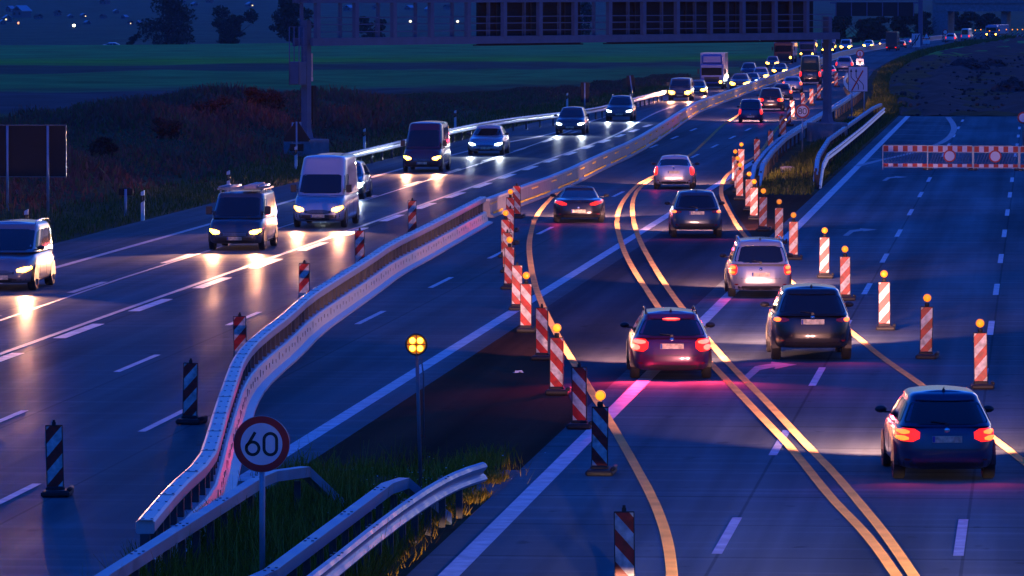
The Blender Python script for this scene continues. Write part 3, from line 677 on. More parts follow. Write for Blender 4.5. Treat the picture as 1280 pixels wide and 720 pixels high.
def digit(mb_, d, cx, h, wd, y0, y1):
    w2 = h * .26
    if d == '0':
        pts = arc(cx, h / 2 - w2 - wd / 2, w2, w2, 0, 180, 12) + arc(cx, -h / 2 + w2 + wd / 2, w2, w2, 180, 360, 12); stroke(mb_, pts, wd, y0, y1, 0, True)
    if d == '6':
        stroke(mb_, arc(cx, -h / 2 + w2 + wd / 2, w2, w2, 0, 360, 24)[:-1], wd, y0, y1, 0, True)
        stroke(mb_, [(cx - w2, -h / 2 + w2 + wd / 2), (cx - w2 * .93, -h / 2 + w2 * 1.45 + wd / 2), (cx - w2 * .72, -h * .02), (cx + w2 * .42, h / 2 - wd * .1)], wd, y0, y1)
    if d == '8':
        r1 = h * .235; r2 = h * .205
        stroke(mb_, arc(cx, -h / 2 + r1 + wd / 2, w2, r1, 0, 360, 24)[:-1], wd, y0, y1, 0, True)
        stroke(mb_, arc(cx, h / 2 - r2 - wd / 2, w2 * .9, r2, 0, 360, 24)[:-1], wd, y0, y1, 0, True)
def speed_sign(px, py_c, dia_px, base, text, label, post_r=.038, lean=0):
    g = G(*base); s = S(g); r = dia_px / s / 2; q_ = GY(px, py_c, g.y); zc = q_.z; xc = q_.x - g.x
    t = thing('speed_limit_sign', label, 'road sign', g)
    b = MB(); disc(b, (xc, zc), r, -.006, .012, 0, 48); disc(b, (xc, zc), r * .985, -.009, -.006, 1, 48); disc(b, (xc, zc), r * .74, -.012, -.009, 2, 48)
    b.build('sign_face', [M['galv'], M['signred'], M['signwhite']], t)
    b = MB(); h = r * .86
    for d, cx in zip(text, (-.27 * h * 1.35, .27 * h * 1.35)): digit(b, d, xc + cx, h, h * .125, -.016, -.0122)
    for i, v in enumerate(b.v): b.v[i] = (v[0], v[1], v[2] + zc)
    b.build('digits', M['signblack'], t)
    b = MB(); b.tube([(xc, .05, -.1), (xc, .05, zc + r * .95)], post_r, 10); b.build('post', M['galv'], t)
    b = MB()
    for dz in (-.5, .5): b.box((xc, .028, zc + dz * r), (.14, .03, .05))
    b.build('clamp', M['galv_dark'], t)
    return t
speed_sign(327, 555, 71, (328, 757), '60', 'round 60 speed limit sign on a thin steel post beside the foreground guard rail')
speed_sign(1003, 139, 18, (1004, 190), '80', 'round 80 speed limit sign on a thin post beside the away lanes')

# amber flasher on a pole
g = G(526.5, 617); s = S(g); zc = GY(520.5, 430.5, g.y).z; xc = GY(520.5, 430.5, g.y).x - g.x
t = thing('warning_flasher', 'round four-cell amber warning lamp glowing on a slim leaning pole', 'warning lamp', g)
b = MB(); b.tube([(0, 0, -.1), (xc * .5, 0, zc * .5), (xc * .9, 0, zc - .14)], .030, 10); b.tube([(.045, 0, .9), (.04, .0, zc - .5), (.0, -.02, zc - .2)], .012, 6, 0); b.build('pole', M['galv_dark'], t)
b = MB(); b.lathe([(.001, .09), (.14, .08), (.175, .05), (.18, -.02), (.17, -.035), (.150, -.03), (.150, .0), (.001, .0)], 32, c=(xc, 0, zc), axis='y'); hs = b.build('lamp_housing', M['dark'], t)
b = MB(); b.lathe([(.001, -.022), (.10, -.02), (.149, -.012), (.149, .0)], 32, c=(xc, 0, zc), axis='y'); b.build('lens', M['amber_off'], hs)
b = MB(); b.box((xc, -.025, zc), (.30, .012, .012)); b.box((xc, -.0255, zc), (.012, .012, .30)); b.build('divider', M['dark'], hs)
for dx in (-.062, .062):
    for dz in (-.062, .062):
        b = MB(); b.lathe([(.001, -.050), (.03, -.044), (.048, -.024)], 16, c=(xc + dx, 0, zc + dz), axis='y'); b.build('bulb', M['flash_bulb'], hs)

# lane closure board
g = G(1070, 150); s = S(g)
def at(px, py): q_ = GY(px, py, g.y); return (q_.x - g.x, q_.z)
x0, z1 = at(1060.5, 83); x1, z0 = at(1084.6, 114.5)
t = thing('lane_closure_sign', 'white lane closure board with two curving arrows and a red slash, beside the gantry leg', 'road sign', g)
b = MB(); cx, cz, w_, h_ = (x0 + x1) / 2, (z0 + z1) / 2, x1 - x0, z1 - z0
b.box((cx, 0, cz), (w_, .04, h_)); b.build('board', M['signwhite'], t)
b = MB()
for sx in (-1, 1): b.box((cx + sx * w_ / 2, -.01, cz), (.03, .05, h_ + .03))
for sz in (-1, 1): b.box((cx, -.01, cz + sz * h_ / 2), (w_ - .03, .05, .03))
b.build('border', M['signblack'], t)
b = MB()
for k, dx in enumerate((-.36, -.10)):
    pts = [(cx + (dx + .38 * (0 if v < .25 else 1 if v > .8 else smooth01((v - .25) / .55))) * w_, cz + (.30 - .72 * v) * h_) for v in [i / 24 for i in range(25)]]
    stroke(b, pts, .045, -.026, -.021)
    ax, az = pts[0]; b.prism([(ax - .075, az - .03), (ax + .075, az - .03), (ax, az + .17)], -.026, -.021)
b.build('arrows', M['signblack'], t)
b = MB(); stroke(b, [(cx - .33 * w_, cz - .47 * h_), (cx + .26 * w_, cz + .34 * h_)], .085, -.032, -.027); b.build('slash', M['red'], t)
for sx in (-.32, .32):
    b = MB(); b.tube([(cx + sx * w_, .06, -.3), (cx + sx * w_, .06, cz + h_ * .45)], .04, 8); b.build('post', M['galv'], t)
b = MB(); b.box((cx, .05, .1), (w_ + .1, .6, .22), bev=.04); b.build('foot', M['concrete'], t)
# ring sign behind it
g = G(1075, 88); s = S(g)
t = thing('ring_sign', 'small round sign with red ring above the lane closure board', 'road sign', g)
zc = CAMZ - (67 + 20) / s; r = 4.9 / s
b = MB(); disc(b, (0, zc), r, -.01, .02, 0); disc(b, (0, zc), r * .74, -.016, -.01, 1); b.build('sign_face', [M['red'], M['white']], t)
b = MB(); b.box((0, -.02, zc - .06), (.10, .006, r * 1.1)); b.build('symbol', M['signblack'], t)
b = MB(); b.box((0, 0, zc - r - .38), (r * 1.9, .03, .62)); b.box((0, -.017, zc - r - .34), (.42, .006, .09), 1); b.box((0, -.018, zc - r - .5), (.16, .006, .18), 1); b.build('supplementary_plate', [M['signwhite'], M['signblack']], t)
b = MB(); b.tube([(0, .06, -.2), (0, .06, zc + r)], .05, 8); b.build('post', M['galv_dark'], t)
# sign cut by the right edge of the picture
g = G(1279, 186); s = S(g); zc = CAMZ - (147 + 20) / s
t = thing('ring_sign', 'round sign with dark ring on a thin pole behind the closure fence', 'road sign', g)
b = MB(); disc(b, (0, zc), 7.4 / s, -.01, .02, 0); disc(b, (0, zc), 5.4 / s, -.016, -.01, 1); b.build('sign_face', [M['signred'], M['signwhite']], t)
b = MB(); b.tube([(0, .06, -.1), (0, .06, zc + .2)], .035, 8); b.build('post', M['galv_dark'], t)

# backs of signs along the left verge
def ground_at(px, py, it=8):
    z = 0.0
    for _ in range(it):
        p = G(px, py, z); z = .5 * z + .5 * terrain(p.x, p.y)
    return Vector((p.x, p.y, terrain(p.x, p.y)))
def board_back(name, label, base, xs, y_top, y_bot, posts, frame=True):
    g = ground_at(*base); s = S(g); t = thing(name, label, 'road sign', g)
    X = lambda px: (px - base[0]) / s
    Z = lambda py: (base[1] - py) / s
    b = MB(); cx = (X(xs[0]) + X(xs[1])) / 2; cz = (Z(y_top) + Z(y_bot)) / 2
    b.box((cx, 0, cz), (X(xs[1]) - X(xs[0]), .05, Z(y_top) - Z(y_bot))); b.build('board', M['signback'], t)
    if frame:
        b = MB(); w_ = X(xs[1]) - X(xs[0]); h_ = Z(y_top) - Z(y_bot)
        for sx in (-1, 1): b.box((cx + sx * w_ / 2, -.01, cz), (.03, .07, h_ + .03))
        for sz in (-1, 1): b.box((cx, -.01, cz + sz * h_ / 2), (w_ - .03, .07, .03))
        b.build('frame', M['galv_dark'], t)
    for p in posts:
        b = MB(); b.tube([(X(p), -.07, -.4), (X(p), -.07, Z(y_top) - .02)], .05, 8); b.build('post', M['galv'], t)
    return t
board_back('direction_sign', 'large dark back of a direction sign on two steel posts by the left verge', (60, 270), (-36, 83), 156.5, 221, (-14, 9.5, 60.5))
board_back('marker_sign', 'tiny dark back of a small sign on one post near the white verge marker', (158, 270), (148.5, 166.5), 235.5, 244, (157.5,), False)
board_back('distance_sign', 'upright dark back of a tall sign behind the guard rail, the squarer standing one', (731, 141), (726, 736.3), 103, 128, (731,), False)
t = board_back('distance_sign', 'slightly tilted dark back of a tall sign near the end of the guard rail', (791, 123), (786.5, 795.5), 94, 115, (791,), False); t.rotation_euler = (0, R(-7), 0)
# triangular warning sign seen from behind at the gantry foot
g = ground_at(371, 208); s = S(g); t = thing('warning_sign', 'dark triangular back of a warning sign in front of the gantry foot', 'road sign', g)
b = MB(); Zt = lambda py: (208 - py) / s
b.prism([(-15.5 / s, Zt(177)), (15 / s, Zt(177)), (17 / s, Zt(174.5)), (1.6 / s, Zt(151.5)), (-1.6 / s, Zt(151.5)), (-17 / s, Zt(174.5))][::-1], -.012, .012); b.build('sign_back', M['signback'], t)
b = MB(); b.box((0, 0, Zt(184.5)), (17 / s, .03, 9 / s)); b.build('supplementary_plate', M['signback'], t)
b = MB(); b.tube([(0, -.05, -.3), (0, -.05, Zt(152))], .04, 8); b.build('post', M['galv'], t)
# delineator posts
def delineator(px, py, label):
    g = ground_at(px, py); t = thing('delineator_post', label, 'marker post', g, 0, 'white verge marker posts')
    b = MB(); P = [(-.06, -.05), (.06, -.05), (.06, .05), (0, .075), (-.06, .05)]
    def pr(z0, z1a, z1b, mi):
        n = 5; vs = [(x, y, z0) for x, y in P] + [(x, y, z1a + (z1b - z1a) * (x + .06) / .12) for x, y in P]
        b.add(vs, [tuple(range(n - 1, -1, -1)), tuple(range(n, 2 * n))] + [(i, (i + 1) % n, (i + 1) % n + n, i + n) for i in range(n)], mi)
    pr(-.2, .62, .72, 0); pr(.66, .88, .90, 1); pr(.882, 1.0, 1.06, 0)
    b.build('post', [M['white'], M['signblack']], t)
    b = MB(); b.box((0, -.052, .80), (.05, .008, .16)); b.build('reflector', M['chrome'], t)
for (x, y, l) in [(178.5, 276, 'white verge marker post near the tiny sign back, the clearest one'), (33, 303, 'white verge marker post poking up behind the silver estate van'), (285.5, 247, 'white verge marker post behind the roof rack of the dark van'), (455.5, 187, 'white verge marker post between the high-roof van and the maroon van'), (569, 161, 'white verge marker post at the guard rail above the maroon van'), (709, 136, 'white verge marker post above the roof of the grey off-roader'), (370, 212, 'white verge marker post just behind the high-roof van')]: delineator(x, y, l)

# ================================================================ sign gantries
def gantry():
    A = G(393, 199); B_ = G(1040, 176)
    A = Vector((A.x, A.y, 0)); B_ = Vector((B_.x, B_.y, 0)); d = (B_ - A); Ln = d.length; rz = math.atan2(d.y, d.x)
    A2 = GY(383.0, 199, A.y); o = Vector((A2.x, A.y, 0))
    Ln = (Vector((GY(1040, 176, B_.y).x, B_.y, 0)) - o).length
    t = thing('sign_gantry', 'grey steel sign gantry spanning all the lanes, with dark sign backs on its far side', 'gantry', o, rz)
    def leg(x, front):
        b = MB(); b.box((x, 0, 3.75), (.30, .36, 5.5)); b.box((x, 0, 1.25), (.46, .5, .5), tap=.65); b.box((x, 0, .95), (.62, .7, .1))
        b.build('leg', M['gantry'], t)
        b = MB(); b.box((x, 0, .40), (1.35, 1.7, 1.1), bev=.03); b.build('footing', M['concrete'], t)
    leg(0, True); leg(Ln, True)
    z0, z1 = 5.32, 7.45
    for yy in (-.55, .55):
        b = MB(); b.box((Ln / 2, yy, z0 + .17), (Ln + .5, .16, .36)); b.box((Ln / 2, yy, z1), (Ln + .5, .16, .28)); b.build('chord', M['gantry'], t)
    n = 15; dx = Ln / n
    for i in range(n):
        x = .15 + i * dx
        b = MB(); b.box((x, -.55, (z0 + z1) / 2 + .1), (.26, .2, z1 - z0 - .45)); b.box((x + .16, .55, (z0 + z1) / 2 + .1), (.12, .14, z1 - z0 - .45)); b.box((x, 0, z0 + .1), (.14, .94, .12)); b.box((x, 0, z1 - .02), (.12, .94, .10)); b.build('bay_post', M['gantry'], t)
    b = MB()
    for z in (5.95, 6.30, 6.62): b.box((Ln / 2, -.30, z), (Ln, .045, .045))
    for i in range(4 * n): b.box((.5 + i * dx / 4, -.30, 6.15), (.02, .02, .95)) if i % 4 == 2 else None
    b.build('handrail', M['gantry'], t)
    b = MB(); b.box((Ln / 2, 0, z0 + .02), (Ln, .9, .04)); b.build('walkway', M['galv_dark'], t)
    s = 25.3
    def panel(pa, pb):
        xa, xb = (pa - 383) / 657.0, (pb - 383) / 657.0
        f = lambda q: Ln * q * A.y / (A.y * q + B_.y * (1 - q)) if True else 0
        # perspective along the slanted beam
        ga = lambda p: (p - 383) * A.y / ((1040 - p) * B_.y + (p - 383) * A.y) if False else (p - 383) * B_.y / ((1040 - p) * A.y + (p - 383) * B_.y)
        xa, xb = Ln * ga(pa), Ln * ga(pb)
        b = MB(); b.box(((xa + xb) / 2, .78, 6.85), (xb - xa, .12, 3.2)); pn = b.build('sign_panel', M['signback'], t)
        b = MB(); b.box(((xa + xb) / 2, .80, 5.22), (xb - xa, .5, .06))
        for k in range(3): x = xa + (xb - xa) * (k + .5) / 3; b.box((x, .68, 6.9), (.07, .06, 3.0))
        b.build('sign_bracket', M['dark'], t)
    panel(581, 705.5); panel(741, 952); panel(957, 1035)
    # ladder cage and cabinet on the left leg, cable box, labels
    b = MB()
    for x in (-.86, -.52): 
        for y in (-.3, .3): b.tube([(x, y, 3.5), (x, y, 6.2)], .025, 6)
    for z in (3.5, 4.4, 5.3, 6.2):
        for y in (-.3, .3): b.box((-.60, y, z), (.56, .03, .03))
    for k in range(9): b.box((-.42, -.2, 3.6 + .3 * k), (.26, .025, .025))
    b.build('ladder_cage', M['gantry'], t)
    b = MB(); b.box((-.60, 0, 4.05), (.50, .66, 1.05), bev=.02); b.build('cabinet', M['gantry'], t)
    for z, h in ((2.95, 1.0), (2.1, .95)):
        b = MB(); b.box((.34, -.1, z), (.26, .26, h), bev=.02); b.build('cable_box', M['signback'], t)
    for z in (4.85, 3.75, 1.75): b = MB(); b.box((.235, -.12, z), (.17, .04, .2)); b.build('label_plate', M['white_thin'], t)
    for x, w_ in ((.19, .06), (.29, .04)): b = MB(); b.box((x, -.12, 4.3), (w_, .03, .88)); b.build('conduit', M['white_thin'], t)
    b = MB()
    for x in (-1.35, -.75): b.tube([(x, -.3, .3), (x, -.3, 1.75)], .03, 6)
    for z in (.75, 1.25, 1.72): b.box((-1.05, -.3, z), (.62, .05, .05))
    b.build('guard_frame', M['galv'], t)
gantry()
# second gantry far behind, seen from the back
g = G(1150.5, 61); s = S(g)
t = thing('sign_gantry', 'distant cantilever sign with a long dark panel on a single grey pole', 'gantry', g)
b = MB(); b.box((0, 0, 4.2), (.55, .6, 8.4)); b.build('pole', M['gantry'], t)
b = MB(); b.box((0, 0, .2), (2.6, 2.0, .5), bev=.05); b.build('footing', M['concrete'], t)
zt, zb = CAMZ - (0) / s, CAMZ - (22 + 20) / s
b = MB(); b.box((-58 / s, 0, CAMZ - (3 + 20) / s + .45), (110 / s, .4, .35)); b.box((-58 / s, 0, CAMZ - (3 + 20) / s - .05), (110 / s, .3, .2)); b.build('arm', M['gantry'], t)
b = MB(); b.box((-57 / s, -.3, CAMZ - (11.5 + 20) / s), (97 / s, .2, 17 / s)); b.build('sign_panel', M['signback'], t)
b = MB()
for k in range(6): b.box((-105.5 / s + k * 19.4 / s, -.44, CAMZ - (11.5 + 20) / s), (.14, .08, 17 / s))
b.build('panel_rib', M['gantry'], t)
# far sign boards by the road near it
g = G(1145, 63); s = S(g); t = thing('lane_closure_sign', 'distant pale lane closure board under the far cantilever sign', 'road sign', g)
b = MB(); b.box((0, 0, 12.5 / s), (10.5 / s, .06, 17 / s)); b.build('board', M['signwhite'], t)
b = MB()
for dx in (-.3, .02): stroke(b, [(dx - .15, 6 / s), (dx - .1, 11 / s), (dx + .2, 14 / s), (dx + .28, 19 / s)], .09, -.045, -.034)
stroke(b, [(-.5, 5 / s), (.45, 20 / s)], .1, -.055, -.046); b.build('arrows', M['signblack'], t)
b = MB(); b.tube([(0, .08, 0), (0, .08, 18 / s)], .06, 6); b.build('post', M['galv_dark'], t)
g = G(1158, 58); s = S(g); t = thing('warning_sign', 'distant triangular warning sign beside the far pale board', 'road sign', g)
b = MB(); z = 9 / s; b.prism([(-.55, z), (.55, z), (0, z + .98)][::-1], -.01, .02, 0); b.prism([(-.36, z + .12), (.36, z + .12), (0, z + .74)][::-1], -.016, -.0105, 1); b.build('sign_face', [M['red'], M['signwhite']], t)
b = MB(); b.box((0, 0, z - .35), (.9, .03, .5)); b.build('supplementary_plate', M['signwhite'], t)
b = MB(); b.tube([(0, .06, 0), (0, .06, z + .9)], .05, 6); b.build('post', M['galv_dark'], t)
for (x, y, l) in ((1181.5, 55, 'distant red-ringed round sign beside the far road bend'),):
    g = G(x, y); s = S(g); t = thing('ring_sign', l, 'road sign', g); z = CAMZ - (40 + 20) / s
    b = MB(); disc(b, (0, z), .38, -.01, .02, 0); disc(b, (0, z), .26, -.016, -.01, 1); b.build('sign_face', [M['red'], M['white']], t)
    b = MB(); b.tube([(0, .06, 0), (0, .06, z)], .05, 6); b.build('post', M['galv_dark'], t)
# ================================================================ vehicles
PAINTS = {}; BEAM = 1.5
def pt(name, col, metal=.3, rough=.32):
    if name not in PAINTS: PAINTS[name] = paint('paint_' + name, col, metal, rough)
    return PAINTS[name]
def sgnpow(v, e): return math.copysign(abs(v) ** e, v)
class Shape:
    """car body: a lower body and a greenhouse, both lofted from rounded-rectangle plan outlines"""
    def __init__(s, **k):
        s.L = k['L']; s.W = k['W']; s.H = k['H']; s.zb = k.get('zb', .22); s.n = k.get('n', 5.0)
        s.top = k['top']               # (y fraction from rear 0..1, z) along the shoulder line
        s.g = k['g']                   # greenhouse: rear base y, rear top y, front top y, front base y (from the rear, m)
        s.wb = k.get('wb', .91); s.wt = k.get('wt', .72); s.belt = k['belt']; s.ng = k.get('ng', 6.5); s.rho = k.get('rho', .13)
        s.crown = k.get('crown', .035); s.rtaper = k.get('rtaper', 1.0); s.hip = k.get('hip', 1.0)
    def ztop(s, y):
        f = (y + s.L / 2) / s.L; return float(np.interp(f, [p[0] for p in s.top], [p[1] for p in s.top]))
    T = [0, .06, .16, .30, .50, .68, .82, .92, .97, 1.0]
    WP = [.90, .955, .985, .995, 1.0, .995, .98, .955, .93, .89]
    RO = [.16, .07, .015, .0, .015, .035, .055, .08, .11, .16]
    FO = [.20, .08, .02, .0, .02, .05, .09, .14, .19, .26]
    def w(s, t): return s.W / 2 * float(np.interp(t, s.T, s.WP))
    def r(s, t): return -s.L / 2 + float(np.interp(t, s.T, s.RO))
    def f(s, t): return s.L / 2 - float(np.interp(t, s.T, s.FO))
    def low(s, side, q, t, off=0.0):
        """point on the lower body: side rear/front with q across, side left/right with q along"""
        w, r, f, n = s.w(t), s.r(t), s.f(t), s.n; c, l = (r + f) / 2, (f - r) / 2
        if side in ('rear', 'front'):
            sg = -1 if side == 'rear' else 1; x = q * w; k = (1 - min(.9999, abs(q)) ** n) ** (1 / n); y = c + sg * l * k
            nx, ny = sgnpow(q, n - 1) / w, sg * k ** (n - 1) / l
        else:
            sg = -1 if side == 'left' else 1; y = c + l * q; k = (1 - min(.9999, abs(q)) ** n) ** (1 / n); x = sg * w * k
            ny, nx = sgnpow(q, n - 1) / l, sg * k ** (n - 1) / w
        m = math.hypot(nx, ny); z = s.zb + t * (s.ztop(y) - s.zb)
        return Vector((x + nx / m * off, y + ny / m * off, z))
    def gw(s, t): return s.W / 2 * (s.wb + (s.wt - s.wb) * (t ** 1.15))
    def gr(s, t): return -s.L / 2 + s.g[0] + (s.g[1] - s.g[0]) * (t ** 1.1)
    def gf(s, t): return -s.L / 2 + s.g[3] + (s.g[2] - s.g[3]) * (t ** 1.05)
    def zg(s, t): return s.belt - .03 + t * (s.H - s.rho * .8 - s.crown - s.belt + .03)
    def house(s, side, q, t, off=0.0):
        w, r, f, n = s.gw(t), s.gr(t), s.gf(t), s.ng; c, l = (r + f) / 2, (f - r) / 2
        if side in ('rear', 'front'):
            sg = -1 if side == 'rear' else 1; x = q * w; k = (1 - min(.9999, abs(q)) ** n) ** (1 / n); y = c + sg * l * k
            nx, ny = sgnpow(q, n - 1) / w, sg * k ** (n - 1) / l
        else:
            sg = -1 if side == 'left' else 1; y = c + l * q; k = (1 - min(.9999, abs(q)) ** n) ** (1 / n); x = sg * w * k
            ny, nx = sgnpow(q, n - 1) / l, sg * k ** (n - 1) / w
        m = math.hypot(nx, ny)
        return Vector((x + nx / m * off, y + ny / m * off, s.zg(t) + off * .3))
    def loop(s, w, r, f, n, zf, N=56):
        out = []
        for i in range(N):
            a = 2 * PI * i / N; c, l = (r + f) / 2, (f - r) / 2
            x = w * sgnpow(math.cos(a), 2 / n); y = c + l * sgnpow(math.sin(a), 2 / n); out.append((x, y, zf(y)))
        return out
    def body(s):
        b = MB(); N = 56
        loops = [s.loop(s.w(t), s.r(t), s.f(t), s.n, lambda y, t=t: s.zb + t * (s.ztop(y) - s.zb), N) for t in s.T]
        w, r, f = s.w(1), s.r(1), s.f(1)
        for k, cz in ((.75, .015), (.4, .03), (.08, .036), (0, .036)):
            loops.append([(x * k, y, z + cz) for x, y, z in loops[len(s.T) - 1]])
        low = [[(x * k, y, z + .02) for x, y, z in loops[0]] for k in (0, .1, .8)]
        L = low + loops
        vs = [p for l in L for p in l]; fs = [(i * N + k, i * N + (k + 1) % N, (i + 1) * N + (k + 1) % N, (i + 1) * N + k) for i in range(len(L) - 1) for k in range(N)]
        b.add(vs, fs, 0, True)
        G_ = [s.loop(s.gw(t), s.gr(t), s.gf(t), s.ng, lambda y, t=t: s.zg(t), N) for t in (0, .25, .5, .75, 1.0)]
        w, r, f = s.gw(1), s.gr(1), s.gf(1); z1 = s.zg(1); rho = s.rho
        for a in (22, 45, 68, 90):
            i = rho * (1 - math.cos(R(a))); zz = z1 + rho * .8 * math.sin(R(a)); G_.append(s.loop(w - i, r + i * 1.4, f - i * 1.6, s.ng, lambda y: zz, N))
        top = G_[-1]
        for k, cz in ((.7, .55), (.35, .9), (.05, 1.0), (0, 1.0)):
            G_.append([(x * k, (y - (r + f) / 2) * (1 - (1 - k) * .12) + (r + f) / 2, z + s.crown * cz) for x, y, z in top])
        vs = [p for l in G_ for p in l]; fs = [(i * N + k, i * N + (k + 1) % N, (i + 1) * N + (k + 1) % N, (i + 1) * N + k) for i in range(len(G_) - 1) for k in range(N)]
        b.add(vs, fs, 0, True)
        return b
def patch(b, surf, side, q0, q1, t0, t1, off=.006, rnd=7.0, nq=10, nt=6, skew=0.0, mi=0, squeeze=0.0):
    """a pane or lamp lying on the body: rounded outline in (q, t), with a rim that returns to the body"""
    P = []; cq = (q0 + q1) / 2; hq = (q1 - q0) / 2
    for i in range(nt + 1):
        v = i / nt; u = abs(2 * v - 1); k = max(.02, (1 - u ** rnd)) ** (1 / rnd) if rnd else 1.0
        k *= 1 - squeeze * v; row = []
        for j in range(nq + 1): row.append(surf(side, cq + hq * k * (2 * j / nq - 1) + skew * (v - .5), t0 + (t1 - t0) * v, off))
        P.append(row)
    flip = side in ('front', 'left')
    vs = [p for r in P for p in r]; m = nq + 1
    fs = [(i * m + j, i * m + j + 1, (i + 1) * m + j + 1, (i + 1) * m + j) for i in range(nt) for j in range(nq)]
    b.add(vs, [tuple(reversed(f)) for f in fs] if flip else fs, mi, True)
    ring = [i * m for i in range(nt + 1)] + [nt * m + j for j in range(1, m)] + [i * m + nq for i in range(nt - 1, -1, -1)] + [j for j in range(nq - 1, 0, -1)]
    ctr = sum((Vector(p) for p in vs), Vector()) / len(vs)
    out = [Vector(vs[i]) for i in ring]
    nrm = (Vector(surf(side, cq, (t0 + t1) / 2, off)) - Vector(surf(side, cq, (t0 + t1) / 2, 0))).normalized()
    inn = [p - nrm * (off + .012) for p in out]; n = len(ring)
    b.add(out + inn, [(i, (i + 1) % n, (i + 1) % n + n, i + n) for i in range(n)], mi)

WHEEL_CACHE = {}
def wheel(root, x, y, r, wd, detail):
    key = (round(r, 3), round(wd, 3))
    if key not in WHEEL_CACHE:
        b = MB(); b.lathe([(r * .62, -wd / 2), (r * .92, -wd / 2), (r, -wd * .36), (r, wd * .36), (r * .92, wd / 2), (r * .62, wd / 2), (r * .60, wd * .3)], 24, axis='x'); ty = b.build('wheel', M['tyre'], root)
        b = MB(); b.lathe([(.001, wd * .30), (r * .16, wd * .34), (r * .2, wd * .28)], 12, axis='x'); b.lathe([(r * .54, wd * .36), (r * .63, wd * .44), (r * .63, wd * .1), (r * .55, wd * .1), (r * .54, wd * .36)], 24, axis='x')
        for k in range(7):
            a = 2 * PI * k / 7; ca, sa = math.cos(a), math.sin(a); h = r * .055
            b.add([(wd * .31, r * .1 * ca - h * sa, r * .1 * sa + h * ca), (wd * .31, r * .1 * ca + h * sa, r * .1 * sa - h * ca), (wd * .36, r * .58 * ca + h * sa, r * .58 * sa - h * ca), (wd * .36, r * .58 * ca - h * sa, r * .58 * sa + h * ca)], [(0, 1, 2, 3)])
        b.lathe([(.001, wd * .05), (r * .6, wd * .05)], 16, axis='x', mi=1)
        rm = b.build('rim', [M['rim'], M['dark']], ty)
        WHEEL_CACHE[key] = (ty.data, rm.data)
    else:
        ty = D.objects.new('wheel', WHEEL_CACHE[key][0]); COL.objects.link(ty); ty.parent = root
        rm = D.objects.new('rim', WHEEL_CACHE[key][1]); COL.objects.link(rm); rm.parent = ty
    ty.location = (x, y, r)
    if x < 0: ty.rotation_euler = (0, 0, PI)
    return ty

def spot(root, loc, aim, energy, col, size=60, blend=.9, rad=.08):
    l = D.lights.new('headlamp_beam', 'SPOT'); o = D.objects.new('headlamp_beam', l); COL.objects.link(o); o.parent = root
    l.energy = energy; l.color = col; l.spot_size = R(size); l.spot_blend = blend; l.shadow_soft_size = rad
    o.location = loc; o.rotation_euler = (Vector(aim) - Vector(loc)).to_track_quat('-Z', 'Y').to_euler()
    return o
TYPES = {
 # y positions from the rear bumper in metres; top: shoulder line as (fraction from the rear, height)
 'hatch':   dict(L=4.25, W=1.79, H=1.56, belt=1.00, top=[(0, .98), (.30, 1.0), (.66, .98), (.74, .96), (.90, .86), (1, .74)], g=(.10, .62, 2.45, 3.30), wt=.70, wb=.93, rho=.15),
 'estate':  dict(L=4.66, W=1.80, H=1.50, belt=.98, top=[(0, .95), (.3, .97), (.66, .95), (.72, .94), (.90, .84), (1, .71)], g=(.08, .62, 2.65, 3.45), wt=.69, wb=.92, rho=.14),
 'cross':   dict(L=4.30, W=1.80, H=1.66, belt=1.06, top=[(0, 1.04), (.3, 1.06), (.66, 1.04), (.72, 1.03), (.92, .94), (1, .82)], g=(.06, .52, 2.45, 3.2), wt=.72, wb=.93, zb=.30, rho=.15),
 'mpv':     dict(L=4.45, W=1.80, H=1.66, belt=1.00, top=[(0, .98), (.3, 1.0), (.70, .98), (.78, .96), (.92, .87), (1, .75)], g=(.05, .35, 2.65, 3.65), wt=.74, wb=.93, rho=.15),
 'saloon':  dict(L=4.55, W=1.77, H=1.45, belt=.96, top=[(0, .98), (.05, 1.02), (.2, 1.0), (.66, .94), (.72, .92), (.92, .83), (1, .71)], g=(.45, 1.15, 2.65, 3.40), wt=.68, wb=.90, rho=.13),
 'sports':  dict(L=4.43, W=1.83, H=1.29, belt=.84, top=[(0, .74), (.06, .83), (.2, .88), (.62, .80), (.72, .78), (.92, .68), (1, .54)], g=(.95, 1.80, 2.35, 3.05), wt=.60, wb=.82, zb=.18, n=4.0, rho=.14),
 'tall':    dict(L=3.60, W=1.62, H=1.62, belt=.98, top=[(0, .96), (.3, .98), (.74, .96), (.82, .94), (.94, .88), (1, .74)], g=(.05, .25, 2.3, 3.0), wt=.80, wb=.94, rho=.13),
 'van':     dict(L=4.9, W=1.95, H=2.00, belt=1.15, top=[(0, 1.15), (.74, 1.13), (.80, 1.11), (.93, 1.03), (1, .86)], g=(.03, .08, 3.45, 4.25), wt=.86, wb=.96, zb=.24, n=7, ng=8, rho=.14),
 'highvan': dict(L=5.9, W=1.99, H=2.70, belt=1.25, top=[(0, 1.25), (.80, 1.24), (.85, 1.21), (.95, 1.12), (1, .94)], g=(.03, .10, 4.05, 5.15), wt=.84, wb=.96, zb=.26, n=7, ng=8, rho=.20),
 'minibus': dict(L=5.3, W=1.98, H=2.45, belt=1.20, top=[(0, 1.2), (.78, 1.18), (.84, 1.15), (.95, 1.08), (1, .92)], g=(.03, .10, 3.7, 4.65), wt=.84, wb=.96, zb=.26, n=7, ng=8, rho=.17),
}
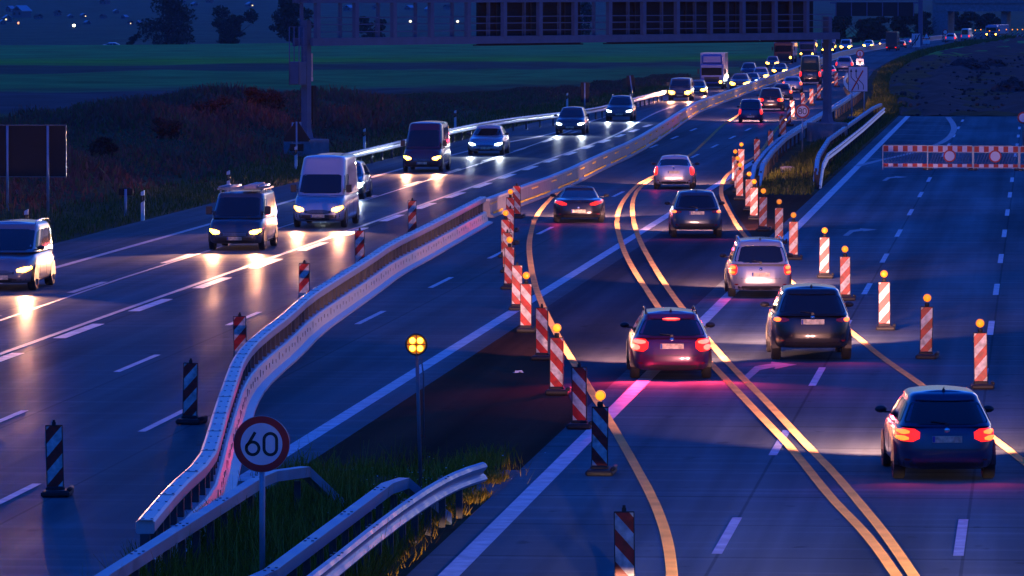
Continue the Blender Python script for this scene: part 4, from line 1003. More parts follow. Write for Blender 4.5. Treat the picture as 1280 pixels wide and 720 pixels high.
def vehicle(name, label, cat, px, py, wpx, typ, col, away, yaw=0.0, paint_name=None, group=None, warm=True, near=False, tails='wide', head=1.0, lit=True, beam=0, **o):
    spec = dict(TYPES[typ]); spec.update(o.get('spec', {})); s = Shape(**spec); g = G(px, py); k = wpx / (S(g) * s.W)
    head_dir = R(yaw) if away else PI + R(yaw)
    fwd = Vector((-math.sin(head_dir), math.cos(head_dir), 0)); L = s.L * k
    c = g + fwd * (L / 2) if away else g - fwd * (L / 2)
    t = thing(name, label, cat, (c.x, c.y, 0), head_dir, group); t.scale = (k, k, k)
    van = typ in ('van', 'highvan', 'minibus')
    pm = pt(paint_name or ('%s_%s' % (typ, col)), col, o.get('metal', .3), o.get('rough', .3))
    b = s.body(); b.build('body', pm, t, angle=50)
    # glass
    rear_glass = o.get('rear_glass', True)
    if rear_glass:
        b = MB(); patch(b, s.house, 'rear', -o.get('rq', .91), o.get('rq', .91), o.get('rt0', .08), o.get('rt1', .95), .008, 9, nq=12, nt=14); b.build('rear_window', M['glass'], t)
    b = MB(); wq = o.get('wq', .90 if not van else .945); patch(b, s.house, 'front', -wq, wq, o.get('wt0', .08), o.get('wt1', .94), .008, 14, nq=14, nt=16); b.build('windscreen', M['glass'], t)
    for sd in ('left', 'right'):
        if van and not o.get('side_glass'):
            b = MB(); patch(b, s.house, sd, .52, .86, .12, .85 if typ == 'van' else .6, .008, 6, squeeze=.2); b.build('side_window', M['glass'], t)
        else:
            for qa, qb in ((-.80, -.40), (-.36, .10), (.14, .80)) if s.L > 4.3 else ((-.78, -.30), (-.24, .24), (.29, .78)):
                b = MB(); patch(b, s.house, sd, qa, qb, .12, .90, .008, 8, nq=8, nt=10); b.build('side_window', M['glass'], t)
    # lower trim, bumpers, gaps
    b = MB(); dk = .30 if not o.get('clad') else .36
    patch(b, s.low, 'rear', -.86, .86, .02, .17, .006, 0, nq=12, nt=3)
    patch(b, s.low, 'rear', -.93, .93, .455, .466, .003, 0, nq=12, nt=1)
    patch(b, s.low, 'front', -.80, .80, .06, .26, .006, 6, nq=12, nt=3)
    if van: patch(b, s.low, 'front', -.97, .97, .0, .36, .008, 0, nq=14, nt=3)
    for sd in ('left', 'right'): patch(b, s.low, sd, -.9, .9, .01, .10, .005, 0, nq=12, nt=1)
    if o.get('clad'):
        for sd in ('left', 'right'): patch(b, s.low, sd, -.97, .97, .01, .22, .006, 0, nq=14, nt=2)
        patch(b, s.low, 'rear', -.96, .96, .02, .30, .007, 0, nq=12, nt=3)
    for sd in ('left', 'right'):
        for q in (-.10, .36): patch(b, s.low, sd, q, q + .006, .10, .97, .003, 0, nq=1, nt=8)
    rw = spec.get('wheel', .315 if not van else .34); ax = (.205, .815) if not van else (.2, .83)
    for sg in (-1, 1):
        for a in ax:
            y = -s.L / 2 + a * s.L; ring = []
            vs = [(sg * (s.W / 2 + .002), y + (rw + .06) * math.cos(q), rw + (rw + .06) * math.sin(q)) for q in [PI * i / 14 - .12 * (1 - i / 7) for i in range(15)]]
            vs2 = [(sg * (s.W / 2 - .16), v[1], v[2]) for v in vs]; n = len(vs)
            b.add(vs + [(sg * (s.W / 2 + .002), y, rw)], [(i, i + 1, n) if sg > 0 else (i + 1, i, n) for i in range(n - 1)])
            b.add(vs + vs2, [(i, i + 1, i + 1 + n, i + n) for i in range(n - 1)])
    b.build('trim', M['dark'], t)
    b = MB(); patch(b, s.low, 'front', -.46 if not van else -.5, .46 if not van else .5, .40, .62, .012, 5, nq=10, nt=4); gr = b.build('grille', M['dark'], t)
    if near:
        b = MB(); 
        for tt in (.46, .52, .57): patch(b, s.low, 'front', -.42, .42, tt, tt + .016, .020, 0, nq=8, nt=1)
        b.build('grille_bar', M['galv'], gr)
    # wheels
    for sg in (-1, 1):
        for a in ax: wheel(t, sg * (s.W / 2 - .105), -s.L / 2 + a * s.L, rw, .21, near)
    # mirrors
    ymir = -s.L / 2 + s.g[3] - .42
    for sg in (-1, 1):
        b = MB(); zz = s.belt + (.08 if not van else .22); hx = .09 if not van else .085; hz = .068 if not van else .15
        xx = sg * (s.W / 2 * .93 + .13)
        if van: b.box((0, 0, 0), (2.0, .16, 2.0), bev=.06)
        else: b.lathe([(.001, -.075), (.6, -.06), (.95, -.01), (1, .03), (.85, .075), (.4, .11), (.001, .12)], 12, axis='y')
        b.v = [(xx + v[0] * hx * 1.25, ymir + v[1], zz + v[2] * hz) for v in b.v]
        b.box((sg * (s.W / 2 * .92), ymir + .02, zz - .05), (.16, .05, .03)); b.build('mirror', pm if o.get('painted_mirror') else M['dark'], t)
    # plates
    pz = o.get('plate_t', .68 if typ not in ('saloon', 'sports') else .58)
    for sd, tt in (('rear', pz), ('front', .30)):
        p = s.low(sd, 0, tt, .012); sg = -1 if sd == 'rear' else 1
        b = MB(); b.box((0, p.y + sg * .004, p.z), (.52, .02, .115)); b.box((-sg * -.235 if sd == 'front' else -.235, p.y + sg * .0165, p.z), (.045, .006, .105), 1)
        b.build('number_plate', [M['plate'], M['platestrip']], t)
    if near and away:
        b = MB(); patch(b, s.low, 'rear', -.42, .42, min(.95, pz + .115), min(.97, pz + .145), .014, 0, nq=8, nt=1); b.build('boot_handle', o.get('handle', M['chrome'] if o.get('chrome') else pm), t)
        b = MB(); p = s.low('rear', 0, min(.93, pz + .2), .012); b.lathe([(.001, -.012), (.042, -.01), (.05, 0)], 16, c=(0, p.y, p.z), axis='y'); b.build('badge', M['chrome'], t)
        b = MB()
        for q in (-.84, .70): patch(b, s.low, 'rear', q, q + .14, .20, .25, .010, 4, nq=4, nt=2)
        b.build('reflector', M['tail_red'], t)
        p = s.house('rear', 0, .12, .02); q_ = s.house('rear', -.34, .19, .02)
        b = MB(); b.tube([p, q_], .012, 6); b.box(p + Vector((0, 0, -.02)), (.06, .04, .05)); b.build('wiper', M['dark'], t) if typ not in ('saloon', 'sports') else None
        if typ not in ('sports',):
            b = MB(); b.lathe([(.03, 0), (.022, .03), (.006, .05)], 8, c=(0, -s.L / 2 + s.g[1] + .25, s.H - .012)); b.tube([(0, -s.L / 2 + s.g[1] + .25, s.H + .02), (0, -s.L / 2 + s.g[1] + .12, s.H + .065)], .006, 5); b.build('aerial', M['dark'], t)
        b = MB(); patch(b, s.house, 'rear', -.80, .80, .955, .995, .03, 5, nq=10, nt=2); b.build('roof_spoiler', pm, t) if typ in ('hatch', 'cross', 'mpv', 'estate') else None
    # tail lamps: lens, lit bulb areas
    mt = M['brake'] if o.get('braking') else M['tail']
    for sg in (-1, 1):
        b = MB(); h = MB()
        def P(bb, a0, a1, t0, t1, off, rnd=5, **kk):
            q0, q1 = (a0, a1) if sg > 0 else (-a1, -a0); patch(bb, s.low, 'rear', q0, q1, t0, t1, off, rnd, nq=6, nt=4, **kk)
        if tails == 'wide': P(b, .55, .985, .64, .93, .014, 5); P(h, .74, .96, .655, .765, .020, 3); P(h, .74, .96, .80, .905, .020, 3)
        elif tails == 'cshape': P(b, .60, .985, .58, .95, .014, 6); P(h, .66, .95, .80, .92, .020, 4); P(h, .78, .96, .61, .77, .020, 4)
        elif tails == 'tallblock': P(b, .76, .99, .58, .94, .014, 6); P(h, .80, .965, .78, .91, .020, 4); P(h, .80, .965, .62, .72, .020, 4)
        elif tails == 'round': P(b, .62, .985, .78, .92, .014, 4); P(h, .80, .95, .79, .91, .020, 3)
        elif tails == 'slim': P(b, .48, .94, .76, .94, .014, 3); P(h, .55, .90, .80, .90, .020, 3)
        elif tails == 'pillar': P(b, .80, .99, .50, .97, .014, 6); P(h, .83, .97, .60, .90, .020, 4)
        lit_lens = lit and away
        l = b.build('tail_lamp', M['tail'] if lit_lens and tails != 'round' else M['tail_red'], t); h.build('tail_lens', (M['brake'] if o.get('braking') else M['tail_hot'] if tails in ('wide', 'cshape', 'tallblock', 'round') else M['tail']) if lit_lens else M['tail_red'], l)
    if near and away and lit:
        for sg in (-1, 1):
            p = s.low('rear', sg * .80, .8, .12); l = spot(t, p, p + Vector((0, -4, -1.7)), 125 if o.get('braking') else 9, (1, .03, .09), 118, 1.0); l.name = l.data.name = 'tail_glow'
    if o.get('third'):
        b = MB(); patch(b, s.house, 'rear', -.30, .30, .92, .985, .036, 4, nq=6, nt=2); b.build('brake_lamp', M['brake'], t)
    # head lamps
    hm = M['head_warm'] if warm else M['head_cool']
    for sg in (-1, 1):
        b = MB(); q0, q1 = (.52, .95); q0, q1 = (q0, q1) if sg > 0 else (-q1, -q0)
        patch(b, s.low, 'front', q0, q1, .50, .74, .010, 3, nq=6, nt=4, skew=0); l = b.build('headlamp', M['chrome'] if lit and not away else M['glass'], t)
        if not away:
            b = MB(); q0, q1 = (.54, .92) if near else (.44, .985); q0, q1 = (q0, q1) if sg > 0 else (-q1, -q0); patch(b, s.low, 'front', q0, q1, .51 if near else .42, .73 if near else .84, .018, 2.6, nq=6, nt=4); b.build('headlamp_lens', hm if lit else M['glass'], l)
        if lit and beam:
            if True:
                p = s.low('front', sg * .74, .6, .10)
                if o.get('low'): spot(t, p, p + Vector((sg * .1, 10, -9.17)), beam, (1, .60, .38), 84, .012)
                else: spot(t, p, p + Vector((sg * .35, 14, -.75 if away else -.15)), beam * BEAM * (3.6 if away else 7.5 if warm else 1.9), (1, .45, .36) if warm and away else (1, .44, .22) if warm else (.80, .90, 1.0), 31, 1.0).scale = (2.6, 1, 1)
    if o.get('rails'):
        for sg in (-1, 1):
            b = MB(); y0, y1 = -s.L / 2 + s.g[1] + .05, -s.L / 2 + s.g[2] - .1; x = sg * s.W / 2 * (s.wt - .07)
            b.tube([(x, y0, s.H - .06), (x, y0 + .12, s.H + .015), (x, (y0 + y1) / 2, s.H + .045), (x, y1 - .15, s.H + .015), (x, y1, s.H - .06)], .02, 6); b.build('roof_rail', o.get('railmat', M['chrome']), t)
    return t, s, k

SIL = (.42, .42, .43); DKB = (.022, .030, .09); BLK = (.010, .010, .012); GRY = (.09, .09, .10); WHT = (.62, .62, .64); RED = (.16, .01, .012); NAVY = (.01, .02, .10)
# ---- traffic driving away
V = vehicle
V('hatchback', 'dark blue compact hatchback nearest the camera on the concrete side, four glowing rear lamps', 'car', 1184, 603, 128, 'hatch', DKB, True, 5.5, near=True, tails='wide', beam=260, plate_t=.70, chrome=False)
V('estate_car', 'braking estate car with roof rails and a glowing high brake lamp', 'car', 840, 476, 102, 'estate', (.085, .012, .06), True, 5.5, near=True, tails='cshape', rails=True, railmat=M['dark'], braking=True, third=True, beam=230, plate_t=.74)
V('crossover', 'black crossover beside the braking estate car, small round-ended rear lamps', 'car', 1016, 452, 100, 'cross', BLK, True, 5, near=True, tails='round', clad=True, beam=230, plate_t=.80)
V('family_car', 'silver family car with roof rails and tall orange rear lamps, ahead of the black crossover', 'car', 951, 373, 79, 'mpv', SIL, True, 5, near=True, tails='tallblock', rails=True, beam=230, plate_t=.60, metal=.6)
V('crossover', 'blue crossover with red lamps on the double yellow line, behind the silver saloon', 'car', 871, 298, 64, 'cross', (.025, .05, .10), True, 5, near=True, tails='round', clad=True, beam=210, plate_t=.80)
V('saloon', 'silver saloon with pale number plate on the lane left of the blue crossover', 'car', 842, 237, 51, 'saloon', (.5, .5, .51), True, 2, near=True, tails='pillar', beam=210, plate_t=.70, metal=.6)
V('sports_car', 'low black sports car with a soft top and slim red lamps by the yellow line', 'car', 723, 279, 63, 'sports', BLK, True, 3.5, near=True, tails='slim', beam=210, plate_t=.45)
V('small_car', 'small dark blue upright car, last before the queue of away traffic', 'car', 938, 154, 30, 'tall', NAVY, True, 1.5, tails='pillar', beam=420, near=True, plate_t=.3)
V('family_car', 'black family car with wide orange rear lamps in the away queue', 'car', 963, 139.5, 32, 'mpv', (.02, .012, .014), True, 1, tails='wide', beam=150, near=True)
V('estate_car', 'dark estate car half hidden behind the black family car', 'car', 977, 126, 26, 'estate', GRY, True, 1, tails='tallblock', beam=120)
V('saloon', 'silver saloon with one red lamp showing beside the dark panel van', 'car', 990, 116, 25, 'saloon', SIL, True, 1, tails='tallblock', beam=100, metal=.6)
V('panel_van', 'tall dark panel van seen from behind in the away queue', 'van', 1012.5, 106, 27, 'highvan', (.012, .012, .016), True, 1, tails='pillar', rear_glass=True, rt0=.1, rt1=.62, beam=100)
V('saloon', 'pale saloon mostly hidden by the gantry leg', 'car', 1035, 98, 20, 'saloon', SIL, True, 0, tails='slim', beam=60)
V('hatchback', 'silver hatchback with bright red lamps above the lane closure board', 'car', 1055, 89.5, 22, 'hatch', (.5, .4, .42), True, 0, tails='pillar', beam=60)
V('hatchback', 'dark distant hatchback beside the dark box van', 'car', 1126.5, 60, 10, 'hatch', GRY, True, -4, tails='wide')
V('saloon', 'pale distant saloon in front of the dark distant hatchback', 'car', 1134, 56, 9, 'saloon', WHT, True, -4, tails='wide')
V('hatchback', 'pale distant car with two red lamps on the far bend', 'car', 1187.5, 53, 13, 'hatch', WHT, True, -6, tails='pillar')
V('panel_van', 'white distant van on the far bend near the overpass', 'van', 1206, 50.5, 11, 'highvan', WHT, True, -10, tails='pillar')
# two unseen cars added below the picture edge; their low beams light the tape
V('hatchback', 'unseen grey hatchback added below the picture edge, its low beams light the tape', 'car', 1614, 1056, 222, 'hatch', GRY, True, 5.5, beam=8500, low=True)
V('estate_car', 'unseen dark estate car added below the picture edge to light the yellow lines', 'car', 1000, 1056, 222, 'estate', DKB, True, 5.5, beam=8500, low=True)
# ---- oncoming traffic
t, s, k = V('estate_van', 'silver high estate van with roof rails cut by the picture edge', 'van', -2, 364.5, 84, 'mpv', (.20, .20, .22), False, 0, near=True, rails=True, beam=170, spec=dict(H=1.80, wt=.84, belt=1.05, L=4.4))
t, s, k = V('panel_van', 'dark grey van carrying a loaded roof rack', 'van', 293, 313.5, 70, 'van', (.055, .06, .075), False, 0, near=True, beam=170, side_glass=False)
b = MB(); H = s.H
for y in (-1.7, -.5, .7): b.box((0, y, H + .08), (1.62, .06, .05)); [b.box((sx * .72, y, H + .02), (.05, .06, .16)) for sx in (-1, 1)]
for sx in (-1, 1): b.box((sx * .80, -.5, H + .09), (.05, 2.7, .05))
b.build('roof_rack', M['galv'], t)
g_ = t.matrix_basis @ Vector((.55, -.5, H + .11))
l = thing('ladder', 'aluminium ladder strapped flat on the roof rack of the dark grey van', 'ladder', g_, t.rotation_euler.z); l.scale = (k, k, k)
b = MB()
for sx in (-.19, .19): b.box((sx, 0, .04), (.05, 2.9, .08))
b.build('rail', M['galv'], l)
b = MB()
for i in range(10): b.tube([(-.19, -1.3 + i * .29, .04), (.19, -1.3 + i * .29, .04)], .018, 6)
b.build('rung', M['galv'], l)
g_ = t.matrix_basis @ Vector((-.35, -.5, H + .11))
l = thing('plank_stack', 'boards and tubes lying on the roof rack of the dark grey van', 'boards', g_, t.rotation_euler.z); l.scale = (k, k, k)
b = MB(); b.box((0, .1, .05), (.42, 2.6, .09)); b.box((-.02, -.1, .12), (.30, 2.3, .045)); b.build('plank', M['conduit'] if 'conduit' in M else M['white_thin'], l)
b = MB(); b.tube([(.28, -1.5, .05), (.28, 1.5, .05)], .045, 8); b.tube([(-.30, -1.4, .06), (-.30, 1.3, .06)], .05, 8); b.build('pipe', M['galv'], l)
V('panel_van', 'white high-roof panel van with warm headlamps, largest of the oncoming vans', 'van', 397, 285.5, 66, 'highvan', (.42, .43, .47), False, 0, near=True, beam=170, wt0=.06, wt1=.60)
V('hatchback', 'dark car mostly hidden behind the white high-roof panel van', 'car', 426, 250, 54, 'hatch', GRY, False, 0, warm=False, beam=80)
V('minibus', 'maroon minibus with a pale roof and warm headlamps', 'van', 527, 215.5, 50, 'minibus', (.06, .012, .03), False, 0, near=True, beam=170, wt1=.80, side_glass=True)
V('saloon', 'silver saloon with cool white headlamps behind the maroon minibus', 'car', 606, 194.5, 45, 'saloon', (.40, .42, .46), False, 0, warm=False, near=True, beam=200, metal=.5)
V('off_roader', 'grey off-roader with white lamps, first of the two oncoming ones', 'car', 712, 168.5, 37, 'cross', (.07, .075, .085), False, 0, warm=False, near=True, beam=200)
V('off_roader', 'grey off-roader with white lamps, second of the two and nearer the guard rail end', 'car', 773.5, 151.5, 34, 'cross', (.10, .105, .115), False, 0, warm=False, near=True, beam=200, rails=True)
V('minivan', 'dark minivan with dazzling warm headlamps in front of the box truck', 'car', 849.5, 126, 29, 'van', (.10, .09, .09), False, 0, beam=170, spec=dict(L=4.7, W=1.9, H=1.85))
V('hatchback', 'dark car between the dazzling minivan and the box truck', 'car', 871, 119.5, 22, 'hatch', GRY, False, 0, beam=60)
V('saloon', 'dark saloon with two warm lamps right of the box truck', 'car', 924, 112.5, 25, 'saloon', GRY, False, 0, beam=110)
V('saloon', 'blue saloon with cool lamps beside the low barrier', 'car', 939, 107.5, 20, 'saloon', (.04, .08, .16), False, 0, warm=False, beam=60)
V('hatchback', 'pale hatchback with one dazzling lamp behind the blue saloon', 'car', 950, 101.5, 20, 'hatch', (.3, .3, .32), False, 0, beam=60)
V('crossover', 'dark blue crossover without lit lamps behind the oncoming saloons', 'car', 935, 97, 20, 'cross', (.03, .05, .10), False, 0, lit=False)
V('crossover', 'grey crossover with warm lamps ahead of the red truck', 'car', 965, 85, 16, 'cross', (.12, .13, .16), False, 0)
V('saloon', 'dark saloon with weak warm lamps beside the red truck', 'car', 974, 94.5, 19, 'saloon', (.03, .045, .09), False, 0, beam=40)
V('panel_van', 'white distant van with two dazzling lamps right of the gantry leg', 'van', 1056.5, 63.5, 14, 'van', WHT, False, -2, group=None)
V('estate_car', 'pale distant car with two lamps, between the white van and the dark box van', 'car', 1084.5, 61, 13, 'estate', WHT, False, -3)
V('hatchback', 'distant car whose lamp glares at the side of the dark box van', 'car', 1104, 58.5, 11, 'hatch', GRY, False, -4)
t, s, k = V('saloon', 'pale car half hidden behind the crest of the green field', 'car', 143, 74, 12, 'saloon', (.66, .62, .65), False, 88, lit=False)
fp_ = GY(143, 60, 1100); t.location = (fp_.x, 1100, terrain(fp_.x, 1100)); t.scale = (1, 1, 1)

# ---- trucks
def truck(label, px, py, wpx, hpx, cabcol, boxcol, away=False, warm=True, boxh=3.6, cabh=2.9, Ln=8.0, dark_back=False, roof_lamps=False, yaw=0, name='box_truck', lit=True):
    g = G(px, py); W = 2.5; k = wpx / (S(g) * W); hd = (0 if away else PI) + R(yaw); fwd = Vector((-math.sin(hd), math.cos(hd), 0)); c = g + fwd * (Ln * k / 2) * (1 if away else -1)
    t = thing(name, label, 'truck', (c.x, c.y, 0), hd); t.scale = (k, k, k); H = hpx / (S(g) * k)
    boxh = H; cp = pt('cab_%s' % (cabcol,), cabcol, .1, .35); bp = pt('box_%s' % (boxcol,), boxcol, .0, .5)
    y1 = Ln / 2
    b = MB(); b.box((0, y1 - .95, .45 + (min(cabh, H) - .45) / 2), (2.35, 1.9, min(cabh, H) - .45), bev=.12); 
    if H > cabh + .3: b.box((0, y1 - 1.25, cabh + (H - cabh) * .42), (2.1, 1.1, (H - cabh) * .9), bev=.18)
    cab = b.build('cab', cp, t)
    b = MB(); b.box((0, y1 + .004, cabh * .70), (2.05, .02, cabh * .30), bev=.008); b.build('windscreen', M['glass'], t)
    for sx in (-1, 1):
        b = MB(); b.box((sx * 1.178, y1 - .75, cabh * .70), (.012, .95, cabh * .24)); b.build('side_window', M['glass'], t)
        b = MB(); b.box((sx * 1.36, y1 - .1, cabh * .70), (.16, .1, .5), bev=.03); b.build('mirror', M['dark'], t)
        b = MB(); b.box((sx * .88, y1 + .01, .72), (.42, .04, .26), bev=.015); l = b.build('headlamp', M['chrome'], t)
        if lit and not away: b = MB(); b.lathe([(.001, .02), (.10, .016), (.13, 0)], 14, c=(sx * .9, y1 + .03, .72), axis='y'); b.v = [(v[0] if True else 0, v[1], v[2]) for v in b.v]; b.build('headlamp_lens', M['head_warm'] if warm else M['head_cool'], l)
        b = MB(); b.box((sx * 1.0, -y1 - .01, .75), (.32, .03, .16)); b.build('tail_lamp', M['tail'] if away and lit else M['tail_red'], t)
        if roof_lamps: b = MB(); b.box((sx * .95, y1 - .25, H - .08), (.2, .14, .12), bev=.02); b.build('roof_lamp', M['head_dim'], t)
    b = MB(); b.box((0, y1 + .006, .98), (1.5, .03, .5), bev=.012); b.box((0, y1 + .02, .42), (2.3, .1, .34), bev=.03); b.build('grille', M['dark'], t)
    b = MB(); b.box((0, -.95, .8 + (H - .8) / 2), (2.5, Ln - 2.1, H - .8), bev=.03); b.build('cargo_box', bp, t)
    b = MB(); b.box((0, -.6, .62), (2.2, Ln - 1.4, .3)); b.build('chassis', M['dark'], t)
    for y in (y1 - 1.15, -y1 + 1.6):
        for sx in (-1, 1): wheel(t, sx * 1.08, y, .46, .30, False)
    return t
truck('white and blue box truck behind the dazzling minivan', 889.5, 111.5, 31, 45, (.05, .12, .42), (.55, .55, .60), cabh=2.55, Ln=7.5)
truck('dark red truck with two small roof lamps under the gantry', 979, 79, 25, 31, (.13, .012, .02), (.55, .55, .60), cabh=2.6, Ln=12, roof_lamps=True)
truck('blue grey truck hidden behind the dark panel van', 1008.5, 73, 20, 27, (.06, .09, .22), (.5, .5, .55), cabh=2.6, Ln=10)
truck('pale delivery truck beside the gantry leg', 1034.5, 67, 17, 21, (.4, .42, .46), (.55, .55, .58), cabh=2.3, Ln=7)
truck('dark box truck alone on the far road, before the bend', 1114, 63.5, 14, 23.5, (.02, .02, .025), (.03, .028, .035), away=True, Ln=8, cabh=2.6, yaw=-4)
truck('pale blue truck far away under the overpass', 1239, 47.5, 16, 16.5, (.25, .32, .50), (.35, .42, .6), Ln=9, cabh=2.4, yaw=-14, warm=True)
HAZE = .00007
# ================================================================ vegetation
M['bush_dry'] = ramp_mat('dry_brush', [(0, (.22, .055, .05)), (.35, (.32, .10, .07)), (.6, (.20, .14, .05)), (.85, (.13, .16, .045)), (1, (.36, .24, .16))])
M['grass'] = ramp_mat('grass_blades', [(0, (.12, .07, .008)), (.4, (.24, .15, .012)), (.75, (.40, .24, .02)), (1, (.55, .36, .07))])
M['shrub_leaf'] = ramp_mat('dry_shrub_leaves', [(0, (.09, .026, .028)), (.5, (.14, .045, .04)), (1, (.12, .08, .04))])
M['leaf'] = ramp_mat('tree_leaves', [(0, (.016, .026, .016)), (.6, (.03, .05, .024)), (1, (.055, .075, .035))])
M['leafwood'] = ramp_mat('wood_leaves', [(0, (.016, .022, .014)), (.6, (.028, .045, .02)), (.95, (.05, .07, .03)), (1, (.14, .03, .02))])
M['bark'] = mat('bark', (.035, .028, .022), .9, noise=.3)
M['flower'] = mat('white_flower', (.75, .75, .78), .7)

def blades(P, h, wd, lean, tone_mu=.5, tone_sd=.22, tone_arr=None):
    """tapered blade quads rooted at P"""
    n = len(P); a = RNG.uniform(0, 2 * PI, n); dx, dy = np.cos(a), np.sin(a); h = h * RNG.uniform(.55, 1.25, n); w = wd * RNG.uniform(.6, 1.4, n)
    ln = RNG.uniform(0, lean, n) * h; b = RNG.uniform(0, 2 * PI, n); lx, ly = np.cos(b) * ln, np.sin(b) * ln
    v = np.empty((n, 4, 3), np.float32)
    v[:, 0] = np.stack([P[:, 0] - dx * w / 2, P[:, 1] - dy * w / 2, P[:, 2] - .03], 1); v[:, 1] = np.stack([P[:, 0] + dx * w / 2, P[:, 1] + dy * w / 2, P[:, 2] - .03], 1)
    v[:, 2] = np.stack([P[:, 0] + lx + dx * w * .15, P[:, 1] + ly + dy * w * .15, P[:, 2] + h], 1); v[:, 3] = np.stack([P[:, 0] + lx - dx * w * .15, P[:, 1] + ly - dy * w * .15, P[:, 2] + h], 1)
    tone = np.clip(RNG.normal(tone_mu, tone_sd, n) if tone_arr is None else tone_arr, 0, 1)
    return v.reshape(-1, 3), np.arange(n * 4).reshape(n, 4), tone
def scatter(name, gen, material, parts):
    vs, qs, ts = [], [], []; o = 0
    for v, q, t_ in parts: vs.append(v); qs.append(q + o); ts.append(t_); o += len(v)
    return fast_mesh(name, np.concatenate(vs), np.concatenate(qs), material, np.concatenate(ts), 'stuff')
def pts_in(n, fx):
    out = []
    while len(out) < n:
        p = fx()
        if p is not None: out.append(p)
    return np.array(out)
# dry brush on the bank
def hump(x, y): return .5 + .5 * math.sin(x * .42 + 1.1 * math.sin(y * .05)) * math.sin(y * .11 + x * .13) + .3 * math.sin(y * .31 + x * .7)
def fb():
    y = random.uniform(150, 520); d = random.uniform(0, 1) ** .8 * float(np.interp(y, [330, 400, 450, 500], [20, 11, 6, 3.5])) + 3.6; x = LE(y) - d
    hh = hump(x, y)
    dens = .35 + .65 * min(1, max(0, hh))
    if random.random() > dens * min(1, (d - 2) / 5): return None
    return (x, y, terrain(x, y))
P = pts_in(52000, fb)
big = np.array([max(.22, min(1.1, (.25 + .75 * max(0, hump(x, y))) * (1 if 270 < y < 345 else .7 if y < 345 else .5))) for x, y, z in P])
red = np.array([.30 + .34 * math.sin(x * .21 + y * .033) + .25 * math.sin(y * .09) for x, y, z in P])
tone = np.clip(.42 - .28 * np.clip(red, -1, 1) + RNG.normal(0, .17, len(P)), 0, 1)
sel = RNG.uniform(0, 1, len(P)) < .5
v1 = blades(P, big * .85, .07, .55, tone_arr=tone)
P2 = P.copy(); P2[:, 2] += RNG.uniform(.05, .8, len(P)) * big * .75; P2[:, :2] += RNG.normal(0, .18, (len(P), 2))
v2 = blades(P2, big * .3, .14, 1.2, tone_arr=np.clip(tone + .05, 0, 1))
scatter('undergrowth', None, M['bush_dry'], [v1, v2])
# mown verge along the road edge, the grass islands and the foreground median
def fv():
    y = random.uniform(140, 470); d = random.uniform(.1, 4.6); x = LE(y) - d; return (x, y, terrain(x, y))
a = blades(pts_in(26000, fv), .20, .035, .9, .52, .2)
def fm():
    y = random.uniform(62, 98); x = random.uniform(-12.3, -8.85)
    k = 1.0
    if y > 92.5: k = .18 + .5 * (math.sin(x * 5) * math.sin(y * 3) > .35)
    if x > -9.0: k = .3
    if x > -9.6 and y > 84: k *= .55
    return (x, y, terrain(x, y)) if random.random() < k else None
Pm = pts_in(24000, fm); tall = np.array([.20 + .30 * max(0, math.sin(x * 1.9 + y * .35) * math.sin(y * .45 + 1)) for x, y, z in Pm])
b_ = blades(Pm, tall, .016, 1.0, .45, .22)
def fw():
    y = random.uniform(90, 98.3); x = random.uniform(-12.4, -8.75)
    return (x, y, .0) if (math.sin(x * 3.1 + 1) * math.sin(y * 1.9 + x) + random.uniform(-.5, .5)) > .25 else None
b2 = blades(pts_in(5000, fw), .11, .022, 1.6, .6, .25)
b3 = blades(np.array([(x, y, z) for x, y, z in Pm if random.random() < .05]), .62, .009, .5, .92, .08)
def fi():
    y = random.uniform(229, 420); x0, x1 = RE(y) + 1.0, -8.9
    x = random.uniform(x0, x1); return (x, y, terrain(x, y))
c = blades(pts_in(13000, fi), .26, .04, .9, .5, .22)
def fr():
    y = random.uniform(400, 930); x0 = RE(y) + .8; x1 = soil_l(y) - .2
    if x1 <= x0: return None
    x = random.uniform(x0, x1); return (x, y, terrain(x, y))
d = blades(pts_in(12000, fr), .38, .09, .8, .5, .2)
# tufts at the crossover edge
tuft = []
for (cx, cy, r, n) in ((-12.3, 97.5, .35, 300), (-9.5, 98.2, .3, 380), (-11.2, 97.6, .25, 130), (-9.35, 100, .25, 200), (-9.6, 96.6, .4, 260)):
    for _ in range(n): q = random.gauss(0, r); tuft.append((cx + q, cy + random.gauss(0, r * 2), -.01))
e = blades(np.array(tuft), .30, .016, 1.0, .62, .2)
scatter('grass', None, M['grass'], [b_, b2, b3, e])
M['verge'] = ramp_mat('verge_grass_blades', [(0, (.05, .06, .012)), (.4, (.09, .11, .018)), (.75, (.15, .155, .03)), (1, (.24, .2, .06))])
scatter('verge_grass', None, M['verge'], [a, c, d])
fl = MB()
for _ in range(110):
    x = random.gauss(-9.9, .45); y = random.gauss(92.5, 2.5); z = random.uniform(.05, .32); s_ = random.uniform(.010, .022)
    fl.box((x, y, z), (s_, s_, s_ * .6), 0, random.uniform(0, 3))
o = fl.build('wild_flowers', M['flower']); o['kind'] = 'stuff'
# loose clods and stones on the soil
st = MB()
for _ in range(900):
    y = random.uniform(369, 640); x = random.uniform(soil_l(y) + .3, 8); s_ = random.uniform(.04, .22) * (1 + .8 * (random.random() < .06))
    st.box((x, y, terrain(-7, y) + .12), (s_ * 1.4, s_, s_), 0, random.uniform(0, 3), bev=s_ * .25)
o = st.build('soil_clods', M['soil']); o['kind'] = 'stuff'

